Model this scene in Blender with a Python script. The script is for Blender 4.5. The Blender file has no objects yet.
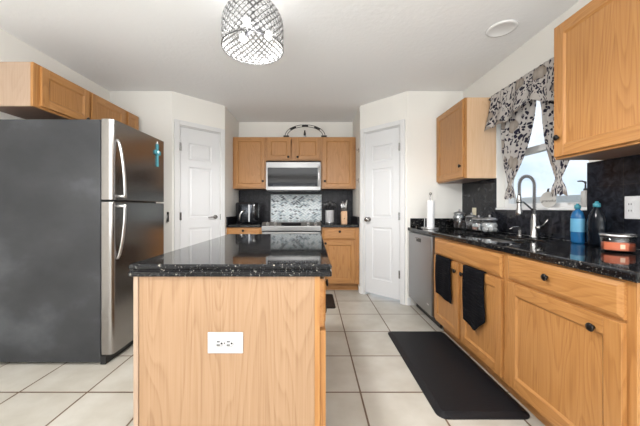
import bpy, bmesh, math, random
from mathutils import Vector, Matrix, noise
random.seed(7)
PI = math.pi
S = bpy.context.scene
COL = S.collection
# ------------------------------------------------------------------ camera
cam = bpy.data.cameras.new('camera'); camo = bpy.data.objects.new('camera', cam); COL.objects.link(camo)
camo.location = (0, 0, 1.09); camo.rotation_euler = (PI/2, 0, 0)
cam.sensor_width = 36; cam.lens = 282/640*36; cam.shift_x = 7/640; cam.shift_y = -4.5/640
cam.clip_start = .02
S.camera = camo
# ------------------------------------------------------------------ world (bright partly cloudy sky)
W = bpy.data.worlds.new('sky'); S.world = W; W.use_nodes = True
nt = W.node_tree; nt.nodes.clear()
out = nt.nodes.new('ShaderNodeOutputWorld'); bg = nt.nodes.new('ShaderNodeBackground')
tc = nt.nodes.new('ShaderNodeTexCoord'); nz = nt.nodes.new('ShaderNodeTexNoise'); rp = nt.nodes.new('ShaderNodeValToRGB')
nz.inputs['Scale'].default_value = 3.2; nz.inputs['Detail'].default_value = 6
mp = nt.nodes.new('ShaderNodeMapping'); mp.inputs['Scale'].default_value = (1, 1, 2.6)
rp.color_ramp.elements[0].position = .40; rp.color_ramp.elements[0].color = (.56, .72, .92, 1)
rp.color_ramp.elements[1].position = .62; rp.color_ramp.elements[1].color = (.86, .90, .97, 1)
nt.links.new(tc.outputs['Generated'], mp.inputs[0]); nt.links.new(mp.outputs[0], nz.inputs['Vector'])
nt.links.new(nz.outputs['Fac'], rp.inputs[0]); nt.links.new(rp.outputs[0], bg.inputs[0]); nt.links.new(bg.outputs[0], out.inputs[0])
bg.inputs[1].default_value = 1.05
# ------------------------------------------------------------------ area lights: unseen fills added behind the camera, kitchen window portal
def area(name, loc, rot, sx, sy, power, col=(1, 1, 1)):
    l = bpy.data.lights.new(name, 'AREA'); l.shape = 'RECTANGLE'; l.size = sx; l.size_y = sy; l.energy = power; l.color = col
    o = bpy.data.objects.new(name, l); COL.objects.link(o); o.location = loc; o.rotation_euler = rot; return o
area('rear_fill', (-.3, -3.35, 1.25), (PI/2, 0, 0), 3.0, 2.0, 22, (.97, .985, 1))       # added fill before the rear opening, shines towards +y
pw = area('kitchen_window_portal', (1.84, 2.16, 1.56), (0, PI/2, 0), .9, .84, 1); pw.data.cycles.is_portal = True
area('overhead_fill', (-.3, -1.5, 2.36), (0, 0, 0), 2.8, 2.6, 26, (1, .99, .97))  # added overhead fill behind the camera, no real fixture
area('uplight_fill', (-.3, -1.9, 1.0), (PI-.12, 0, 0), 3.2, 2.6, 150, (.97, .985, 1))  # added upward fill that brightens the kitchen ceiling, floats above the floor
S.view_settings.view_transform = 'Standard'; S.view_settings.look = 'None'
S.view_settings.gamma = 1; S.view_settings.use_curve_mapping = False
S.view_settings.exposure = 0.45

# ================================================================== materials
def new_mat(name):
    m = bpy.data.materials.new(name); m.use_nodes = True
    return m, m.node_tree, m.node_tree.nodes['Principled BSDF']
def N(nt, t, **kw):
    n = nt.nodes.new(t)
    for k, v in kw.items():
        if k in n.inputs: n.inputs[k].default_value = v
        else: setattr(n, k, v)
    return n
def plain(name, col, rough=.5, metal=0, **kw):
    m, nt, b = new_mat(name)
    b.inputs['Base Color'].default_value = (*col, 1); b.inputs['Roughness'].default_value = rough; b.inputs['Metallic'].default_value = metal
    for k, v in kw.items(): b.inputs[k.replace('_', ' ')].default_value = v
    return m
def ramp(nt, stops, interp='LINEAR'):
    r = nt.nodes.new('ShaderNodeValToRGB'); r.color_ramp.interpolation = interp
    e = r.color_ramp.elements
    while len(e) < len(stops): e.new(.5)
    for i, (p, c) in enumerate(stops): e[i].position = p; e[i].color = (*c, 1)
    return r
def bump(nt, b, src, strength, dist=.002):
    bp = N(nt, 'ShaderNodeBump'); bp.inputs['Strength'].default_value = strength; bp.inputs['Distance'].default_value = dist
    nt.links.new(src, bp.inputs['Height']); nt.links.new(bp.outputs[0], b.inputs['Normal'])
def oak(name, dark, mid, light, axis, rough=.38, figure=1.0):
    """grain runs along the given local axis"""
    m, nt, b = new_mat(name); L = nt.links
    tc = N(nt, 'ShaderNodeTexCoord'); mp = N(nt, 'ShaderNodeMapping')
    oi = N(nt, 'ShaderNodeObjectInfo')
    ad = N(nt, 'ShaderNodeVectorMath', operation='ADD'); ml = N(nt, 'ShaderNodeMath', operation='MULTIPLY'); ml.inputs[1].default_value = 7.3
    L.new(oi.outputs['Random'], ml.inputs[0]); L.new(tc.outputs['Object'], ad.inputs[0]); L.new(ml.outputs[0], ad.inputs[1])
    sc = [7.0, 7.0, 7.0]; sc[axis] = .75
    mp.inputs['Scale'].default_value = sc
    L.new(ad.outputs[0], mp.inputs[0])
    n1 = N(nt, 'ShaderNodeTexNoise'); n1.inputs['Scale'].default_value = 1.0; n1.inputs['Detail'].default_value = 1.5; n1.inputs['Distortion'].default_value = .3
    L.new(mp.outputs[0], n1.inputs['Vector'])
    # contour rings of the noise give cathedral grain
    mm = N(nt, 'ShaderNodeMath', operation='MULTIPLY'); mm.inputs[1].default_value = 19
    L.new(n1.outputs['Fac'], mm.inputs[0])
    fr = N(nt, 'ShaderNodeMath', operation='FRACT'); L.new(mm.outputs[0], fr.inputs[0])
    r1 = ramp(nt, [(0, (.0,)*3), (.55, (.35,)*3), (.86, (1,)*3), (1, (.05,)*3)]); L.new(fr.outputs[0], r1.inputs[0])
    mp2 = N(nt, 'ShaderNodeMapping'); s2 = [170.0]*3; s2[axis] = 3.5; mp2.inputs['Scale'].default_value = s2
    L.new(ad.outputs[0], mp2.inputs[0])
    n2 = N(nt, 'ShaderNodeTexNoise'); n2.inputs['Scale'].default_value = 1; n2.inputs['Detail'].default_value = 3
    L.new(mp2.outputs[0], n2.inputs['Vector'])
    mx = N(nt, 'ShaderNodeMath', operation='MULTIPLY_ADD'); mx.inputs[1].default_value = .32*figure
    L.new(r1.outputs[0], mx.inputs[0])
    m3 = N(nt, 'ShaderNodeMath', operation='MULTIPLY_ADD'); m3.inputs[1].default_value = .9; m3.inputs[2].default_value = -.2
    L.new(n2.outputs['Fac'], m3.inputs[0]); L.new(m3.outputs[0], mx.inputs[2])
    r2 = ramp(nt, [(.0, light), (.38, mid), (.95, dark)]); L.new(mx.outputs[0], r2.inputs[0])
    L.new(r2.outputs[0], b.inputs['Base Color']); b.inputs['Roughness'].default_value = rough
    bump(nt, b, n2.outputs['Fac'], .12, .001)
    return m
OA = ((.275, .108, .028), (.42, .195, .060), (.49, .25, .088))
OAK = [oak('honey oak grain %s' % 'xyz'[i], *OA, i) for i in range(3)]
PA = ((.23, .125, .062), (.38, .232, .130), (.43, .275, .165))
PAN = oak('light oak veneer', *PA, 2, .45, .85)
PALE = oak('pale oak veneer', (.35, .235, .165), (.42, .30, .215), (.46, .335, .245), 2, .45, .6)
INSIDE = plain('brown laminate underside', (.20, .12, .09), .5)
def wall_mat(name, col, sc, st):
    m, nt, b = new_mat(name); b.inputs['Base Color'].default_value = (*col, 1); b.inputs['Roughness'].default_value = .85
    tc = N(nt, 'ShaderNodeTexCoord'); n = N(nt, 'ShaderNodeTexNoise'); n.inputs['Scale'].default_value = sc; n.inputs['Detail'].default_value = 3
    nt.links.new(tc.outputs['Object'], n.inputs['Vector']); bump(nt, b, n.outputs['Fac'], st, .004); return m
WALL = wall_mat('cream wall paint', (.83, .81, .765), 60, .12)
CEIL = wall_mat('white textured ceiling', (.90, .905, .91), 35, .5)
TRIM = plain('white semi gloss trim', (.74, .74, .74), .35)
DOORW = plain('white door paint', (.74, .745, .755), .4)
# floor tile
FL, nt, b = new_mat('beige ceramic floor tile'); L = nt.links
tc = N(nt, 'ShaderNodeTexCoord'); mp = N(nt, 'ShaderNodeMapping'); mp.inputs['Location'].default_value = (-.281+.405*20, -2.497+.412*20, 0)
L.new(tc.outputs['Object'], mp.inputs[0])
bk = N(nt, 'ShaderNodeTexBrick'); bk.offset = 0; bk.squash = 1
for k, v in (('Scale', 1), ('Mortar Size', .0055), ('Mortar Smooth', .1), ('Brick Width', .405), ('Row Height', .412), ('Bias', 0)): bk.inputs[k].default_value = v
bk.inputs['Color1'].default_value = (.54, .515, .46, 1); bk.inputs['Color2'].default_value = (.49, .465, .41, 1); bk.inputs['Mortar'].default_value = (.14, .085, .05, 1)
L.new(mp.outputs[0], bk.inputs['Vector'])
n1 = N(nt, 'ShaderNodeTexNoise'); n1.inputs['Scale'].default_value = 5; n1.inputs['Detail'].default_value = 6; L.new(tc.outputs['Object'], n1.inputs['Vector'])
r1 = ramp(nt, [(.35, (.84, .82, .79)), (.65, (1, 1, 1))]); L.new(n1.outputs['Fac'], r1.inputs[0])
mx = N(nt, 'ShaderNodeMix', data_type='RGBA', blend_type='MULTIPLY'); mx.inputs[0].default_value = 1
L.new(bk.outputs['Color'], mx.inputs[6]); L.new(r1.outputs[0], mx.inputs[7]); L.new(mx.outputs[2], b.inputs['Base Color'])
b.inputs['Roughness'].default_value = .36
iv = N(nt, 'ShaderNodeMath', operation='SUBTRACT'); iv.inputs[0].default_value = 1; L.new(bk.outputs['Fac'], iv.inputs[1]); bump(nt, b, iv.outputs[0], .5, .002)
# granite
def granite(name, rough, amt=1.0, base=(.006, .006, .007)):
    m, nt, b = new_mat(name); L = nt.links
    tc = N(nt, 'ShaderNodeTexCoord')
    n1 = N(nt, 'ShaderNodeTexNoise'); n1.inputs['Scale'].default_value = 95; n1.inputs['Detail'].default_value = 4; n1.inputs['Roughness'].default_value = .65
    L.new(tc.outputs['Object'], n1.inputs['Vector'])
    r1 = ramp(nt, [(.0, base), (.57, base), (.62, (.035*amt, .038*amt, .045*amt)), (.70, (.50*amt, .45*amt, .36*amt))]); L.new(n1.outputs['Fac'], r1.inputs[0])
    v = N(nt, 'ShaderNodeTexVoronoi'); v.inputs['Scale'].default_value = 140; L.new(tc.outputs['Object'], v.inputs['Vector'])
    r2 = ramp(nt, [(.0, (.26*amt, .24*amt, .19*amt)), (.12, (.05*amt,)*3), (.19, (0, 0, 0))]); L.new(v.outputs['Distance'], r2.inputs[0])
    ad = N(nt, 'ShaderNodeMix', data_type='RGBA', blend_type='ADD'); ad.inputs[0].default_value = 1
    L.new(r1.outputs[0], ad.inputs[6]); L.new(r2.outputs[0], ad.inputs[7]); L.new(ad.outputs[2], b.inputs['Base Color'])
    b.inputs['Roughness'].default_value = rough; b.inputs['IOR'].default_value = 1.5; b.inputs['Specular IOR Level'].default_value = .33
    return m
GRAN = granite('black flecked granite', .05)
# polished dark wall tile, dark vertical plank tile
def tiles(name, w, h, c1, c2, mortar, rough, swap, ms=.003, off=.5):
    m, nt, b = new_mat(name); L = nt.links
    tc = N(nt, 'ShaderNodeTexCoord'); sx = N(nt, 'ShaderNodeSeparateXYZ'); cx = N(nt, 'ShaderNodeCombineXYZ')
    L.new(tc.outputs['Object'], sx.inputs[0]); a, c = swap
    L.new(sx.outputs[a], cx.inputs[0]); L.new(sx.outputs[c], cx.inputs[1])
    bk = N(nt, 'ShaderNodeTexBrick'); bk.offset = off
    for k, v in (('Scale', 1), ('Mortar Size', ms), ('Brick Width', w), ('Row Height', h), ('Bias', 0)): bk.inputs[k].default_value = v
    bk.inputs['Color1'].default_value = (*c1, 1); bk.inputs['Color2'].default_value = (*c2, 1); bk.inputs['Mortar'].default_value = (*mortar, 1)
    L.new(cx.outputs[0], bk.inputs['Vector'])
    n = N(nt, 'ShaderNodeTexNoise'); n.inputs['Scale'].default_value = 22; n.inputs['Detail'].default_value = 7; n.inputs['Distortion'].default_value = 1.2
    L.new(tc.outputs['Object'], n.inputs['Vector'])
    r = ramp(nt, [(.4, (.7,)*3), (.7, (1.9,)*3)]); L.new(n.outputs['Fac'], r.inputs[0])
    mx = N(nt, 'ShaderNodeMix', data_type='RGBA', blend_type='MULTIPLY'); mx.inputs[0].default_value = 1
    L.new(bk.outputs['Color'], mx.inputs[6]); L.new(r.outputs[0], mx.inputs[7]); L.new(mx.outputs[2], b.inputs['Base Color'])
    b.inputs['Roughness'].default_value = rough; b.inputs['Specular IOR Level'].default_value = .25 if rough < .2 else .2
    return m
BT = tiles('polished black wall tile', .305, .305, (.010, .011, .015), (.016, .016, .020), (.02, .02, .02), .10, (1, 2), .0015, 0)
PT = tiles('charcoal plank tile', .30, .075, (.012, .012, .015), (.026, .025, .029), (.006, .006, .006), .35, (2, 0))
def brushed(name, col, rough, axis, spread=.05):
    m, nt, b = new_mat(name); L = nt.links
    tc = N(nt, 'ShaderNodeTexCoord'); mp = N(nt, 'ShaderNodeMapping'); s = [220.0]*3; s[axis] = 2.0; mp.inputs['Scale'].default_value = s
    n = N(nt, 'ShaderNodeTexNoise'); n.inputs['Scale'].default_value = 1; n.inputs['Detail'].default_value = 2
    L.new(tc.outputs['Object'], mp.inputs[0]); L.new(mp.outputs[0], n.inputs['Vector'])
    r = N(nt, 'ShaderNodeMapRange'); r.inputs['To Min'].default_value = rough-spread; r.inputs['To Max'].default_value = rough+spread
    L.new(n.outputs['Fac'], r.inputs['Value']); L.new(r.outputs[0], b.inputs['Roughness'])
    b.inputs['Base Color'].default_value = (*col, 1); b.inputs['Metallic'].default_value = 1
    return m
STEEL = brushed('brushed stainless steel', (.26, .258, .255), .38, 0)
STEELV = brushed('dishwasher stainless steel', (.36, .365, .37), .32, 2)
FRST = brushed('fridge stainless steel', (.36, .345, .335), .22, 2)
CHROME = plain('satin nickel', (.40, .395, .39), .25, 1)
SILV = plain('silver handle', (.75, .75, .76), .28, 1)
BRONZE = plain('oil rubbed bronze', (.018, .015, .014), .3, .6)
BLACK = plain('matte black plastic', (.012, .012, .013), .45)
BGLASS = plain('black glass', (.006, .006, .008), .04, Specular_IOR_Level=.25)
DKGREY = plain('dark grey plastic', (.04, .04, .045), .4)
WHITE = plain('white plastic', (.58, .58, .59), .3)
MATT = None
# fridge side: dark textured sheet with haze of wiped smears
FSIDE, nt, b = new_mat('dark textured fridge side'); L = nt.links
tc = N(nt, 'ShaderNodeTexCoord'); n = N(nt, 'ShaderNodeTexNoise'); n.inputs['Scale'].default_value = 1.6; n.inputs['Detail'].default_value = 8; n.inputs['Roughness'].default_value = .55; n.inputs['Distortion'].default_value = 0
mp = N(nt, 'ShaderNodeMapping'); mp.inputs['Rotation'].default_value = (0, .5, 0); mp.inputs['Scale'].default_value = (1, 1, 1.5)
L.new(tc.outputs['Object'], mp.inputs[0]); L.new(mp.outputs[0], n.inputs['Vector'])
r = ramp(nt, [(.36, (.024, .026, .030)), (.55, (.040, .042, .047)), (.72, (.085, .09, .10))]); L.new(n.outputs['Fac'], r.inputs[0]); L.new(r.outputs[0], b.inputs['Base Color'])
b.inputs['Roughness'].default_value = .42
n2 = N(nt, 'ShaderNodeTexNoise'); n2.inputs['Scale'].default_value = 260; L.new(tc.outputs['Object'], n2.inputs['Vector']); bump(nt, b, n2.outputs['Fac'], .25, .001)
# floor mat
MAT, nt, b = new_mat('black rubber mat'); L = nt.links
b.inputs['Base Color'].default_value = (.010, .010, .012, 1); b.inputs['Roughness'].default_value = .5; b.inputs['Specular IOR Level'].default_value = .25
tc = N(nt, 'ShaderNodeTexCoord'); v = N(nt, 'ShaderNodeTexVoronoi'); v.inputs['Scale'].default_value = 130; L.new(tc.outputs['Object'], v.inputs['Vector']); bump(nt, b, v.outputs['Distance'], .5, .002)
# terry towel
TOWEL, nt, b = new_mat('black terry towel'); L = nt.links
b.inputs['Base Color'].default_value = (.006, .006, .008, 1); b.inputs['Roughness'].default_value = .95; b.inputs['Specular IOR Level'].default_value = .1
tc = N(nt, 'ShaderNodeTexCoord'); wv = N(nt, 'ShaderNodeTexWave', bands_direction='Z'); wv.inputs['Scale'].default_value = 18; L.new(tc.outputs['Object'], wv.inputs['Vector']); bump(nt, b, wv.outputs['Fac'], .6, .004)
# curtain fabric: taupe ground, beige blossoms, navy leaves
FAB, nt, b = new_mat('floral curtain fabric'); L = nt.links
tc = N(nt, 'ShaderNodeTexCoord'); sp = N(nt, 'ShaderNodeSeparateXYZ'); cb = N(nt, 'ShaderNodeCombineXYZ')
L.new(tc.outputs['UV'], sp.inputs[0]); L.new(sp.outputs[0], cb.inputs[0]); L.new(sp.outputs[1], cb.inputs[1])
v1 = N(nt, 'ShaderNodeTexVoronoi'); v1.inputs['Scale'].default_value = 5.6; v1.inputs['Randomness'].default_value = .5; L.new(cb.outputs[0], v1.inputs['Vector'])
r1 = ramp(nt, [(0, (.36, .30, .26)), (.06, (.52, .46, .41)), (.30, (.40, .345, .30)), (.36, (.33, .28, .245)), (.40, (.62, .585, .56))]); L.new(v1.outputs['Distance'], r1.inputs[0])
mp3 = N(nt, 'ShaderNodeMapping'); mp3.inputs['Rotation'].default_value = (0, 0, .6); mp3.inputs['Scale'].default_value = (1.35, .85, 1)
nd = N(nt, 'ShaderNodeTexNoise'); nd.inputs['Scale'].default_value = 9; L.new(cb.outputs[0], nd.inputs['Vector'])
vm = N(nt, 'ShaderNodeVectorMath', operation='MULTIPLY_ADD'); vm.inputs[1].default_value = (.09, .09, 0); L.new(nd.outputs['Color'], vm.inputs[0]); L.new(cb.outputs[0], vm.inputs[2])
L.new(vm.outputs[0], mp3.inputs[0])
v2 = N(nt, 'ShaderNodeTexVoronoi'); v2.inputs['Scale'].default_value = 38; L.new(mp3.outputs[0], v2.inputs['Vector'])
g1 = ramp(nt, [(.42, (1,)*3), (.50, (0,)*3)]); L.new(v2.outputs['Distance'], g1.inputs[0])
g2 = ramp(nt, [(.31, (0,)*3), (.36, (1,)*3)]); L.new(v1.outputs['Distance'], g2.inputs[0])
n5 = N(nt, 'ShaderNodeTexNoise'); n5.inputs['Scale'].default_value = 6; L.new(cb.outputs[0], n5.inputs['Vector'])
g3 = ramp(nt, [(.36, (0,)*3), (.42, (1,)*3)]); L.new(n5.outputs['Fac'], g3.inputs[0])
ma = N(nt, 'ShaderNodeMath', operation='MULTIPLY'); mb = N(nt, 'ShaderNodeMath', operation='MULTIPLY')
L.new(g1.outputs[0], ma.inputs[0]); L.new(g2.outputs[0], ma.inputs[1]); L.new(ma.outputs[0], mb.inputs[0]); L.new(g3.outputs[0], mb.inputs[1])
mx = N(nt, 'ShaderNodeMix', data_type='RGBA'); L.new(mb.outputs[0], mx.inputs[0]); L.new(r1.outputs[0], mx.inputs[6]); mx.inputs[7].default_value = (.025, .022, .045, 1)
L.new(mx.outputs[2], b.inputs['Base Color']); b.inputs['Roughness'].default_value = .9
tl = N(nt, 'ShaderNodeBsdfTranslucent'); L.new(mx.outputs[2], tl.inputs[0]); ms = N(nt, 'ShaderNodeMixShader'); ms.inputs[0].default_value = .3
L.new(b.outputs[0], ms.inputs[1]); L.new(tl.outputs[0], ms.inputs[2]); L.new(ms.outputs[0], nt.nodes['Material Output'].inputs[0])
def glass(name, col=(1, 1, 1), rough=.0, ior=1.45):
    """thin glass: mostly clear, glossy reflections by fresnel"""
    m, nt, b = new_mat(name); L = nt.links; nt.nodes.remove(b)
    t = N(nt, 'ShaderNodeBsdfTransparent'); t.inputs[0].default_value = (*col, 1)
    g = N(nt, 'ShaderNodeBsdfGlossy'); g.inputs['Roughness'].default_value = .03
    lw = N(nt, 'ShaderNodeLayerWeight'); lw.inputs[0].default_value = .5
    pwr = N(nt, 'ShaderNodeMath', operation='POWER'); pwr.inputs[1].default_value = 3.5; L.new(lw.outputs['Facing'], pwr.inputs[0])
    f = N(nt, 'ShaderNodeMath', operation='MULTIPLY_ADD'); f.inputs[1].default_value = .7; f.inputs[2].default_value = (ior-1)**2/(ior+1)**2; L.new(pwr.outputs[0], f.inputs[0])
    ms = N(nt, 'ShaderNodeMixShader'); L.new(f.outputs[0], ms.inputs[0]); L.new(t.outputs[0], ms.inputs[1]); L.new(g.outputs[0], ms.inputs[2])
    L.new(ms.outputs[0], nt.nodes['Material Output'].inputs[0]); return m
PANE = glass('window glass', (.97, .98, .98))
JARG = glass('clear jar glass', (.86, .88, .90), ior=1.75)
BLUEP = plain('translucent blue plastic', (.02, .17, .42), .12, 0, Transmission_Weight=.35)
TEAL = plain('teal cap plastic', (.04, .22, .28), .35)

# ================================================================== mesh helpers
def link(name, bm, mats, parent=None, smooth=False, bevel=0, seg=2):
    me = bpy.data.meshes.new(name); bmesh.ops.recalc_face_normals(bm, faces=bm.faces); bm.to_mesh(me); bm.free()
    for m in (mats if isinstance(mats, (list, tuple)) else [mats]): me.materials.append(m)
    if smooth:
        for p in me.polygons: p.use_smooth = True
    o = bpy.data.objects.new(name, me); COL.objects.link(o)
    if parent is not None: o.parent = parent
    if bevel:
        md = o.modifiers.new('bevel', 'BEVEL'); md.width = bevel; md.segments = seg; md.limit_method = 'ANGLE'; md.angle_limit = .6
    return o
def B(): return bmesh.new()
def box(bm, x0, x1, y0, y1, z0, z1, mi=0):
    v = [bm.verts.new((x, y, z)) for z in (z0, z1) for y in (y0, y1) for x in (x0, x1)]
    for f in ((0, 1, 3, 2), (4, 5, 7, 6), (0, 1, 5, 4), (2, 3, 7, 6), (0, 2, 6, 4), (1, 3, 7, 5)):
        bm.faces.new([v[i] for i in f]).material_index = mi
    return bm
def prism(bm, pts, d, mi=0):
    """closed polygon (3d pts) extruded by vector d"""
    a = [bm.verts.new(p) for p in pts]; b = [bm.verts.new(Vector(p)+Vector(d)) for p in pts]
    n = len(pts)
    bm.faces.new(a).material_index = mi; bm.faces.new(b[::-1]).material_index = mi
    for i in range(n): bm.faces.new((a[i], a[(i+1) % n], b[(i+1) % n], b[i])).material_index = mi
    return bm
def lathe(bm, prof, n=24, c=(0, 0, 0), axis='z', mi=0, sx=1, sy=1):
    rings = []
    c = Vector(c)
    def place(r, h, a):
        p = (r*math.cos(a)*sx, r*math.sin(a)*sy, h)
        if axis == 'z': q = p
        elif axis == 'y': q = (p[0], p[2], p[1])
        else: q = (p[2], p[0], p[1])
        return c+Vector(q)
    for r, h in prof:
        if r < 1e-6: rings.append([bm.verts.new(place(0, h, 0))])
        else: rings.append([bm.verts.new(place(r, h, 2*PI*i/n)) for i in range(n)])
    for a, b in zip(rings, rings[1:]):
        for i in range(n):
            j = (i+1) % n
            if len(a) == 1 and len(b) == 1: continue
            if len(a) == 1: f = bm.faces.new((a[0], b[i], b[j]))
            elif len(b) == 1: f = bm.faces.new((a[i], a[j], b[0]))
            else: f = bm.faces.new((a[i], a[j], b[j], b[i]))
            f.material_index = mi
    return bm
def tube(bm, pts, r, n=8, closed=False, mi=0, caps=True):
    pts = [Vector(p) for p in pts]; m = len(pts)
    rr = r if isinstance(r, (list, tuple)) else [r]*m
    up = None; rings = []
    for i, p in enumerate(pts):
        t = (pts[(i+1) % m]-pts[i-1]) if closed else (pts[min(i+1, m-1)]-pts[max(i-1, 0)])
        t.normalize()
        if up is None: up = t.orthogonal().normalized()
        up = (up-t*up.dot(t)).normalized(); s = t.cross(up)
        rings.append([bm.verts.new(p+(up*math.cos(2*PI*k/n)+s*math.sin(2*PI*k/n))*rr[i]) for k in range(n)])
    for i in range(m if closed else m-1):
        a, b = rings[i], rings[(i+1) % m]
        for k in range(n): bm.faces.new((a[k], a[(k+1) % n], b[(k+1) % n], b[k])).material_index = mi
    if not closed and caps:
        bm.faces.new(rings[0][::-1]).material_index = mi; bm.faces.new(rings[-1]).material_index = mi
    return bm
def arc(c, r, a0, a1, n, plane='xz'):
    o = []
    for i in range(n+1):
        a = a0+(a1-a0)*i/n; u, v = r*math.cos(a), r*math.sin(a)
        o.append(Vector(c)+Vector({'xz': (u, 0, v), 'xy': (u, v, 0), 'yz': (0, u, v)}[plane]))
    return o
def tag(o, label, cat, group=None, kind=None):
    o['label'] = label; o['category'] = cat
    if group: o['group'] = group
    if kind: o['kind'] = kind
    return o
def thing(name, label, cat, loc=(0, 0, 0), rz=0, group=None):
    o = bpy.data.objects.new(name, None); COL.objects.link(o); o.location = loc; o.rotation_euler = (0, 0, rz); o.empty_display_size = .1
    return tag(o, label, cat, group)
def struct(name, bm, m, **kw):
    o = link(name, bm, m, **kw)
    if kw.get('parent') is None: o['kind'] = 'structure'
    return o
def text(name, s, size, mat, parent, loc, rot, depth=.001):
    cu = bpy.data.curves.new(name, 'FONT'); cu.body = s; cu.size = size; cu.extrude = depth; cu.align_x = 'CENTER'; cu.align_y = 'CENTER'; cu.shear = .4
    t = bpy.data.objects.new(name, cu); COL.objects.link(t)
    me = bpy.data.meshes.new_from_object(t.evaluated_get(bpy.context.evaluated_depsgraph_get()))
    bpy.data.objects.remove(t); me.materials.clear(); me.materials.append(mat)
    o = bpy.data.objects.new(name, me); COL.objects.link(o); o.parent = parent; o.location = loc; o.rotation_euler = rot
    return o

# ================================================================== room
XL, XR, YB, YF, YR, H = -2.29, 1.69, 4.31, 3.175, -3.5, 2.41
AL, AR = -1.134, .605          # alcove walls
PL0, PL1 = (-1.585, YF), (AL, 3.626)      # left diagonal wall
PR0, PR1 = (AR, 3.63), (1.06, YF)         # right diagonal wall
T = .12
struct('floor', box(B(), XL-T, XR+T, YR-T, YB+T, -.05, 0), FL)
struct('ceiling', box(B(), XL-T, XR+T, YR-T, YB+T, H, H+.1), CEIL)
struct('wall_left', box(B(), XL-T, XL, YR, YF, 0, H), WALL)
struct('wall_back', box(B(), AL-T, AR+T, YB, YB+T, 0, H), WALL)
struct('wall_alcove_left', prism(B(), [(AL, PL1[1], 0), (AL, YB, 0), (AL-T, YB, 0), (AL-T, PL1[1]+.05, 0)], (0, 0, H)), WALL)
struct('wall_alcove_right', prism(B(), [(AR, PR0[1], 0), (AR, YB, 0), (AR+T, YB, 0), (AR+T, PR0[1]+.05, 0)], (0, 0, H)), WALL)
struct('wall_back_left', box(B(), XL-T, PL0[0], YF, YF+T, 0, H), WALL)
struct('wall_back_right', box(B(), PR1[0], XR+T, YF, YF+T, 0, H), WALL)
# window opening in right wall
WY0, WY1, WZ0, WZ1 = 1.729, 2.594, 1.085, 2.02
TW = .14
bm = B()
box(bm, XR, XR+TW, YR, WY0, 0, H); box(bm, XR, XR+TW, WY1, YF, 0, H); box(bm, XR, XR+TW, WY0, WY1, 0, WZ0); box(bm, XR, XR+TW, WY0, WY1, WZ1, H)
struct('wall_right', bm, WALL)
# unseen rear wall; its big glazed opening is added to bring in light
bm = B()
box(bm, XL, -1.9, YR-T, YR, 0, H); box(bm, 1.3, XR, YR-T, YR, 0, H); box(bm, -1.9, 1.3, YR-T, YR, 2.15, H); box(bm, -1.9, 1.3, YR-T, YR, 0, .08)
struct('wall_rear', bm, WALL)
bm = B()
for x in (-1.9, -.83, .25, 1.25): box(bm, x, x+.05, YR-.08, YR-.03, .08, 2.15)
box(bm, -1.9, 1.3, YR-.08, YR-.03, .08, .13); box(bm, -1.9, 1.3, YR-.08, YR-.03, 2.1, 2.15)
struct('added_rear_window', bm, TRIM)
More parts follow.
